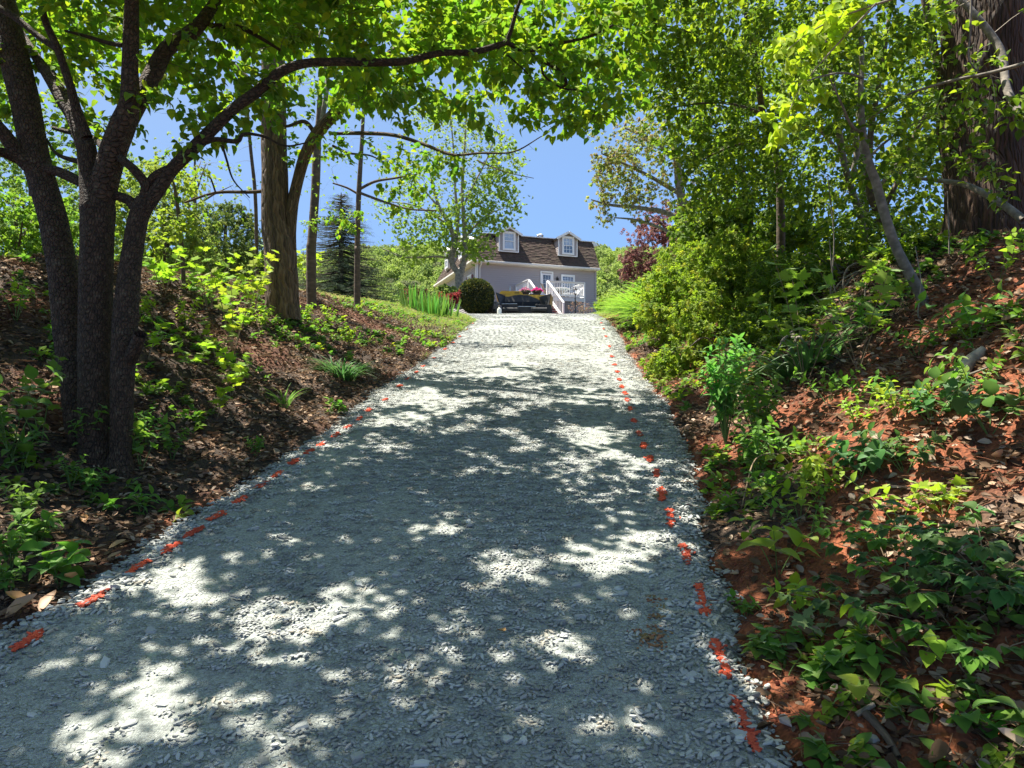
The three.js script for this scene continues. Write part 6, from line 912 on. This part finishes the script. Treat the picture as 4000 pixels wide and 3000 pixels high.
{
  rand = rng(341);
  const lime = () => lin(rr(0.26, 0.36), rr(0.42, 0.52), 0.025), mid = () => lin(rr(0.13, 0.19), rr(0.29, 0.37), 0.03), cool = () => lin(rr(0.07, 0.11), rr(0.17, 0.24), rr(0.035, 0.05));
  const G = (x, y) => groundHit(x, y), c4g = (x, y) => G(...c4(x, y)), c7g = (x, y) => G(...c7(x, y)), c8g = (x, y) => G(2600 + x / 1.58, 2000 + y / 1.58), c9g = (x, y) => G(x / 1.508, 1900 + y / 1.508);
  // maple saplings in the sun on the left bank
  const ms = { geo: L.lobed, col: lime, pairs: true, size: 0.13, lean: 0.35, mat: M.cane, r: 0.006 };
  const maples = [[1440, 760, 1.0, 'sunlit maple sapling in front of the tall stringy-barked tree, spreading yellow-green leaves', 5], [1560, 520, 0.85, 'yellow-green maple sapling at the foot of the tall stringy-barked tree', 4], [1700, 420, 0.8, 'bright maple sapling growing against the foot of the tall tree', 4], [1900, 420, 0.85, 'bright maple sapling right of the tall tree beneath the dark spruce', 4], [1290, 500, 0.65, 'low maple sapling catching sun on the crest of the left bank', 4], [1010, 420, 0.55, 'maple seedling beside the thin dark trunk on the left bank', 3], [2080, 380, 0.7, 'maple sapling with hanging leaves near the left lawn', 4], [1490, 960, 0.35, 'maple seedling in dappled light midway down the left bank', 2], [1340, 820, 0.4, 'maple seedling with one big sunlit leaf on the left bank', 2], [1200, 900, 0.36, 'low broad-leaved seedling right of the multi-stemmed tree', 2], [1430, 1030, 0.3, 'maple seedling with large pale leaves low on the left bank', 2], [910, 800, 0.3, 'maple seedling close to the right-hand stem of the broad tree', 1], [1340, 1150, 0.24, 'tiny maple seedling among the dead leaves below the middle of the left bank', 1]];
  for (const [x, y, h, label, s] of maples) herb('maple_sapling', label, 'sapling', c4g(x, y), { ...ms, h, stems: s, leaves: 6, lean: 0.55, size: h > 0.5 ? 0.12 : 0.10 });
  const lefts = [[2180, 250, 'leafy shoot at the top of the left bank by the lawn', 0.4], [2030, 600, 'fresh green shoot above the strappy grass clump', 0.35], [1880, 560, 'yellowish seedling on the bare red slope below the tall tree', 0.3], [1620, 620, 'green seedling below the roots of the tall tree', 0.35], [2150, 720, 'low leafy plant right of the strappy grass clump', 0.25], [1150, 620, 'yellow-green weed on the slope behind the broad tree', 0.3], [880, 560, 'sunlit weed between the stems of the broad tree', 0.28], [100, 560, 'yellow-green weed high on the bank left of the broad tree', 0.35]];
  for (const [x, y, label, h] of lefts) herb('bank_plant', label, 'plant', c4g(x, y), { h, stems: 5, leaves: 6, size: 0.06, col: lime, geo: L.wide });
  // near left
  for (const [x, y, h, label, o] of [
    [60, 1440, 0.5, 'leafy sapling at the left edge beside the broad tree, big pale leaves', { size: 0.13, geo: L.wide, stems: 4, leaves: 4 }], [250, 1330, 0.65, 'dark-stemmed sapling left of the broad tree', { size: 0.09, stems: 3, leaves: 5, lean: 0.5, geo: L.lobed }],
    [130, 1520, 0.3, 'spreading five-leaved seedling at the left edge of the picture below the broad tree', { size: 0.12, geo: L.narrow, stems: 3, leaves: 5 }], [520, 1400, 0.34, 'leafy weed at the foot of the broad tree, in front of its middle stem', { size: 0.06 }], [760, 1440, 0.3, 'green creeping plant at the foot of the broad tree, on its right', { size: 0.07, stems: 5 }],
    [900, 1330, 0.25, 'small-leaved plant in the litter right of the broad tree', { size: 0.05, stems: 5 }], [870, 1480, 0.3, 'broad-leaved plant on the near left slope right of the broad tree', { size: 0.10, geo: L.wide, stems: 3, leaves: 4 }], [1060, 1420, 0.2, 'trailing weed on the left slope midway to the gravel', { size: 0.05, stems: 5 }], [1580, 1400, 0.16, 'low weed at the left gravel edge beside the dashes', { size: 0.045, stems: 6 }],
  ]) herb('seedling', label, 'plant', c4g(x, y), { h, stems: 4, leaves: 6, col: mid, ...o });
  for (const [x, y, h, label, o] of [
    [830, 190, 0.16, 'five-fingered creeper seedling at the left gravel edge', { size: 0.085, geo: L.narrow, stems: 3, leaves: 4 }], [540, 70, 0.16, 'pale weed above the fallen orange leaves near the left edge', { size: 0.06 }], [130, 220, 0.2, 'leafy weed near the left border of the picture above the dead leaves', { size: 0.06, stems: 6 }], [220, 400, 0.2, 'dense green creeper on the near left slope', { size: 0.075, stems: 8, leaves: 5 }], [60, 500, 0.18, 'green creeper at the left border low in the picture', { size: 0.06, stems: 6 }], [350, 610, 0.18, 'broad glossy plant touching the gravel at lower left', { size: 0.12, geo: L.wide, stems: 4, leaves: 3 }], [50, 660, 0.14, 'small weed at the left border just above the gravel', { size: 0.05, stems: 5 }], [420, 20, 0.2, 'slender weed on the near left slope below the broad tree', { size: 0.05, stems: 4 }],
  ]) herb('seedling', label, 'plant', c9g(x, y), { h, stems: 4, leaves: 5, col: mid, ...o });
  // right bank
  herb('tall_weed', 'tall fresh green weed with many upright leafy stems at the right gravel edge', 'plant', c7g(370, 1150), { stems: 13, h: 0.75, lean: 0.28, leaves: 13, size: 0.10, geo: L.narrow, col: () => lin(rr(0.12, 0.18), rr(0.32, 0.42), 0.05), r: 0.006 });
  herb('tall_weed', 'second leafy weed leaning out just behind the tall one at the right edge', 'plant', c7g(560, 1180), { stems: 8, h: 0.6, lean: 0.45, leaves: 10, size: 0.085, geo: L.ovate, col: mid, r: 0.005 });
  herb('tall_weed', 'leafy weed cluster below the tall weed at the right gravel edge', 'plant', c7g(560, 1390), { stems: 9, h: 0.4, lean: 0.5, leaves: 8, size: 0.065, col: mid });
  const oak = { geo: L.lobed, size: 0.125, col: () => lin(rr(0.17, 0.25), rr(0.34, 0.42), 0.03), mat: M.cane, r: 0.004 };
  herb('oak_sapling', 'oak sapling with broad lobed leaves in front of the shaded shrubs', 'sapling', c7g(860, 800), { ...oak, stems: 5, h: 0.95, lean: 0.6, leaves: 6 });
  herb('oak_sapling', 'oak sapling with pale lobed leaves right of the other, nearer the leaning tree', 'sapling', c7g(1190, 700), { ...oak, stems: 4, h: 0.8, lean: 0.7, leaves: 5 });
  const br = { geo: L.wide, tri: true, low: 0.62, mat: M.cane, r: 0.004, col: cool, pairs: false };
  for (const [x, y, h, label, o] of [
    [1480, 560, 0.55, 'bramble with dark three-part leaves in the middle of the right bank', {}], [1980, 420, 0.55, 'large dark bramble at the right border midway down the bank', { stems: 7, size: 0.085 }], [1700, 700, 0.5, 'bramble reaching over dead leaves at lower right', { col: mid, stems: 5 }], [1900, 1020, 0.45, 'bramble with bright toothed leaves near the lower right corner', { col: mid, stems: 4, size: 0.085 }], [1250, 760, 0.4, 'bramble with drooping dark leaves lower in the middle of the right bank', { stems: 4, size: 0.08 }], [1560, 950, 0.4, 'climbing plant with light green leaves near the lower right corner', { col: lime, stems: 3, size: 0.08, tri: false, pairs: false }], [2120, 700, 0.5, 'shaded bramble at the right border beside the lower corner', { stems: 6, size: 0.085 }], [1380, 330, 0.4, 'bramble on the litter slope above the middle one', { stems: 5, size: 0.075, col: mid }],
  ]) herb('bramble', label, 'bramble', c8g(x, y), { ...br, stems: 5, lean: 1.5, leaves: 7, r: 0.0028, ...o, h: h * 0.5, size: 0.75 * (o.size ?? 0.075) });
  for (const [x, y, h, label, o] of [
    [690, 400, 0.3, 'bright large-leaved seedling standing on the red clay at the right', { size: 0.13, geo: L.wide, stems: 3, leaves: 3, col: lime }], [860, 640, 0.2, 'sunlit low seedling on the litter below the bright large-leaved one', { col: lime, size: 0.08 }], [950, 830, 0.14, 'round pale-leaved seedling on the lower right slope', { geo: L.lobed, size: 0.09, stems: 2, leaves: 2, col: () => lin(0.3, 0.42, 0.16) }], [740, 1020, 0.1, 'single bright leaf pair near the lower right gravel edge', { stems: 1, leaves: 2, size: 0.07, col: lime }], [1310, 1230, 0.12, 'one large yellow-green leaf on bare clay at the bottom right', { stems: 2, leaves: 1, size: 0.11, geo: L.wide, col: lime }], [1210, 1040, 0.18, 'dark ivy-like plant on the lower right slope', { size: 0.085, geo: L.wide, stems: 4, leaves: 4 }], [490, 640, 0.1, 'small dark seedling at the right gravel edge', { size: 0.05, stems: 3 }], [650, 920, 0.12, 'dark rosette weed on the red soil at lower right', { geo: L.lobed, size: 0.07, stems: 4, leaves: 3 }], [880, 180, 0.3, 'spindly weed in the shade on the upper part of the lower right slope', { size: 0.05, stems: 5 }], [830, 60, 0.3, 'leafy shoot above the red soil mound at the right edge', { size: 0.08, col: lime }], [1450, 130, 0.3, 'leafy weed near the top of the litter slope on the right', { size: 0.07, col: lime }], [1720, 20, 0.2, 'pale sunlit weed high on the litter slope at the right', { size: 0.07, col: lime, geo: L.lobed, leaves: 3 }],
  ]) herb('seedling', label, 'plant', c8g(x, y), { stems: 4, leaves: 5, col: mid, lean: 1.1, r: 0.003, ...o, h: h * 0.7, size: 0.85 * (o.size ?? 0.06) });
  for (const [x, y, h, label, o] of [
    [1430, 990, 0.3, 'yellow-green trailing shrublet in sun on the right clay bank', { col: lime, stems: 7, leaves: 7, size: 0.06 }], [1260, 920, 0.3, 'leafy trailing vine left of the sunlit shrublet on the clay bank', { col: mid, stems: 6, size: 0.07 }], [1180, 1060, 0.25, 'small vine with sunlit tips beside the red clay patch', { col: lime, stems: 5, size: 0.06 }], [1650, 1050, 0.35, 'dense vine with cool green leaves on the right clay bank', { col: cool, stems: 7, size: 0.085 }], [2000, 1100, 0.4, 'broad-leaved vine at the right border on the clay bank', { col: cool, stems: 6, size: 0.11, geo: L.wide }], [1900, 860, 0.35, 'green vine below the leaning tree at right', { col: mid, stems: 6, size: 0.075 }], [1900, 520, 0.4, 'plant with big glossy leaves right of the leaning tree foot', { col: mid, stems: 5, size: 0.12, geo: L.wide, leaves: 4 }], [1560, 640, 0.4, 'sparse weed left of the leaning tree foot', { col: mid, stems: 5 }], [1230, 520, 0.45, 'leafy plant with rounded leaves in shade on the right bank', { col: mid, stems: 5, size: 0.10, geo: L.wide }], [1000, 900, 0.35, 'low green weed in the shade between shrubs and red clay', { col: mid, stems: 6, size: 0.07 }], [790, 1280, 0.3, 'weed with upright tip on the shaded slope at right', { col: mid, stems: 4, size: 0.075 }], [1480, 330, 0.4, 'pale leaf plant on the dark upper bank near the red trunk', { col: mid, stems: 4, size: 0.08 }], [2050, 180, 0.5, 'bright seedling on the dark bank below the massive red trunk', { col: lime, stems: 4, size: 0.09 }], [1200, 1360, 0.3, 'plant with long dark leaves over the red clay patch', { col: cool, stems: 5, size: 0.10, geo: L.wide }], [1480, 1330, 0.3, 'dense cool green plant below the red clay patch', { col: cool, stems: 7, size: 0.08 }], [860, 1460, 0.3, 'plant with light round leaves left of the red clay patch', { col: lime, stems: 5, size: 0.08, geo: L.wide }], [960, 1520, 0.3, 'leafy weed with upright pale shoots at mid right', { col: lime, stems: 6, size: 0.055 }], [620, 1480, 0.22, 'dark three-leaved seedling in the litter at mid right', { col: mid, stems: 3, size: 0.09, geo: L.wide, leaves: 3 }],
  ]) herb('vine_plant', label, 'plant', c7g(x, y), { stems: 4, leaves: 6, lean: 1.1, r: 0.0028, ...o, h: h * 0.62, size: 0.8 * (o.size ?? 0.06) });
  // creeping ground cover
  const rows = []; for (let i = 0; i < 9000; i++) { const d = 2 + 17 * rand() ** 1.2, left = rand() < 0.48, e = 0.1 + 4 * rand(), x = left ? edgeL(d) - e : edgeR(d) + e; if (Math.abs(x) > 0.75 * d || noise(x * 1.3 + 50, d * 1.3) < (left ? 0.22 + 0.2 * sstep(9, 5, d) : -0.05)) continue; const a = rand() * 6.283; rows.push([basis(V(x, ground(x, d) + 0.01, -d), V(Math.cos(a), 0.7, Math.sin(a)), V(0, 1, 0), rr(0.07, 0.16)), rand() < (left ? 0.25 : 0.4) ? lime() : mid()]); }
  tag(swarm('ground_cover', L.sprig, M.leaf, rows), 'low creeping greenery scattered over both banks', 'ground cover');
}
{ // fallen things worth picking out
  rand = rng(361);
  const G = (x, y) => groundHit(x / 1.508, 1900 + y / 1.508), tone = [lin(0.42, 0.20, 0.06), lin(0.40, 0.24, 0.10), lin(0.34, 0.2, 0.11)];
  for (const [x, y, k, label, c] of [[505, 250, 0.13, 'curled orange-brown leaf, upper of those fallen at lower left', 0], [480, 390, 0.12, 'orange-brown leaf lying flat left of the pale one at lower left', 0], [640, 395, 0.13, 'pale tan leaf standing on edge beside the gravel at lower left', 1], [625, 470, 0.11, 'pinkish fallen leaf tip at the gravel edge below the tan leaf', 2], [460, 590, 0.14, 'large tan leaf with a dark spot near the gravel at lower left', 1], [160, 715, 0.14, 'brown leaf lying in shade near the lower left gravel edge', 0], [30, 830, 0.2, 'big torn brown leaf at the left border touching the gravel', 2], [235, 815, 0.19, 'big curled brown leaf overlapping the gravel at lower left', 2]]) {
    const p = G(x, y), m = new THREE.Mesh(curled(0.24, 0.5 + 0.5 * rand()), std({ color: tone[c], roughness: 0.6, side: THREE.DoubleSide })); m.name = numbered('fallen_leaf'); const a = rand() * 6.283; basis(p.setY(p.y + 0.03), V(Math.cos(a), 0.3, Math.sin(a)), V(gauss() * 0.5, 1, 0.5), k * 0.72).decompose(m.position, m.quaternion, m.scale); scene.add(m); tag(m, label, 'leaf');
  }
  const stick = (label, list, w, mat = M.barkGrey) => { const pts = list.map(([x, y, up]) => { const p = groundHit(x, y); return p.setY(p.y + (up ?? 0.02)); }), o = new THREE.Mesh(tube(pts, [w, w * 0.9, w * 0.6, w * 0.4].slice(0, pts.length), 7, 6, 0.1, 0.3), mat); o.name = numbered('fallen_branch'); scene.add(o); tag(o, label, 'branch'); };
  const e8 = (x, y) => [2600 + x / 1.58, 2000 + y / 1.58];
  stick('broken brown branch lying on the clay at the bottom right', [[...e8(1230, 1350), 0.04], [...e8(1340, 1450), 0.03], [...e8(1440, 1570), 0.02]], 0.014, M.barkDark);
  stick('thin grey stick slanting across the litter at mid right', [[...e8(580, 225), 0.02], [...e8(740, 150), 0.05], [...e8(860, 95), 0.06]], 0.006);
  stick('pale stick across the slope below the leaning tree', [[...c7(1580, 900), 0.05], [...c7(1800, 840), 0.07], [...c7(1990, 770), 0.06]], 0.009);
  stick('weathered root end lying right of the leaning tree foot', [[...c7(1790, 830), 0.04], [...c7(1880, 740), 0.07], [...c7(1970, 640), 0.06]], 0.045, M.barkPale);
  stick('arching dead stem over the gravel edge at mid right', [[...c7(470, 1570), 0.02], [...c7(560, 1450), 0.2], [...c7(720, 1420), 0.18], [...c7(840, 1450), 0.03]], 0.005, M.cane);
  stick('short grey stick in the litter at lower right', [[...e8(1180, 1310), 0.02], [...e8(1290, 1250), 0.03]], 0.009);
  const pale = (label, x, y, k, c) => { const p = groundHit(...e8(x, y)), m = new THREE.Mesh(chip(Math.round(x), 0.35), std({ color: c, roughness: 0.9 })); m.name = numbered('rock'); m.position.copy(p).setY(p.y + 0.015); m.scale.setScalar(k); m.quaternion.copy(tilt(0.3)); scene.add(m); tag(m, label, 'rock'); };
  pale('flat pinkish stone at the lower right edge of the gravel', 740, 1340, 0.06, lin(0.42, 0.33, 0.3)); pale('grey stone lying on the clay at the bottom right', 1280, 1440, 0.05, lin(0.28, 0.26, 0.25));
  // thin bare saplings standing in the right bank
  const thin = (label, list, w, mat) => { const pts = list.map(([p, d]) => at(p[0], p[1], d)); pts[0].y = ground(pts[0].x, -pts[0].z) - 0.03; const o = thing('thin_stem', label, 'sapling', pts[0].clone()); part('stem', tube(pts, pts.map((_, i) => w * (1 - 0.6 * i / (pts.length - 1))), 7, 6, 0.06).translate(-pts[0].x, -pts[0].y, -pts[0].z), mat, o); };
  thin('straight thin bare stem in the right-hand shrubs, left of the oak sapling', [[c7(1050, 700), 7.6], [c7(1025, 300), 7.6], [c7(1040, -100), 7.6], [c7(1000, -500), 7.6]], 0.012, M.barkGrey);
  thin('thin bare stem leaning beside the rounded leaves on the right bank', [[c7(1210, 760), 7.2], [c7(1180, 380), 7.2], [c7(1060, 250), 7.2], [c7(1010, -100), 7.2]], 0.012, M.barkGrey);
  thin('thin upright stem in front of the dark upper bank, right of the leaning tree', [[c7(1745, 640), 6.4], [c7(1742, 300), 6.4], [c7(1750, 0), 6.4], [c7(1740, -400), 6.4]], 0.011, M.barkGrey);
  thin('thin pale stem curving across the leaning tree', [[c7(1640, 520), 5.7], [c7(1560, 380), 5.6], [c7(1575, 160), 5.6], [c7(1540, -60), 5.6]], 0.008, M.barkPale);
  thin('thin stem at the right border below the massive trunk', [[c7(2190, 200), 6.2], [c7(2180, 80), 6.2], [c7(2150, -160), 6.2]], 0.012, M.barkGrey);
  thin('forked pale root-like stem on the dark bank left of the leaning tree', [[c7(1330, 420), 6.8], [c7(1240, 330), 6.8], [c7(1230, 200), 6.8]], 0.011, M.barkPale);
  for (const [x, y, label] of [[1620, 1560, 'dead brown leaf lying on the gravel near the middle'], [700, 1100, 'small curled leaf lying on the gravel at the left of the drive']]) { const p = roadHit(x * 1.2, y * 1.6), m = new THREE.Mesh(L.dryA, std({ color: lin(0.35, 0.2, 0.08), side: THREE.DoubleSide })); m.name = numbered('fallen_leaf'); m.position.set(p[1], driveY(p[1], p[0]) + 0.02, -p[0]); m.scale.setScalar(0.07); m.rotation.y = x; scene.add(m); tag(m, label, 'leaf'); }
}

shade(scene);
renderer.render(scene, camera);
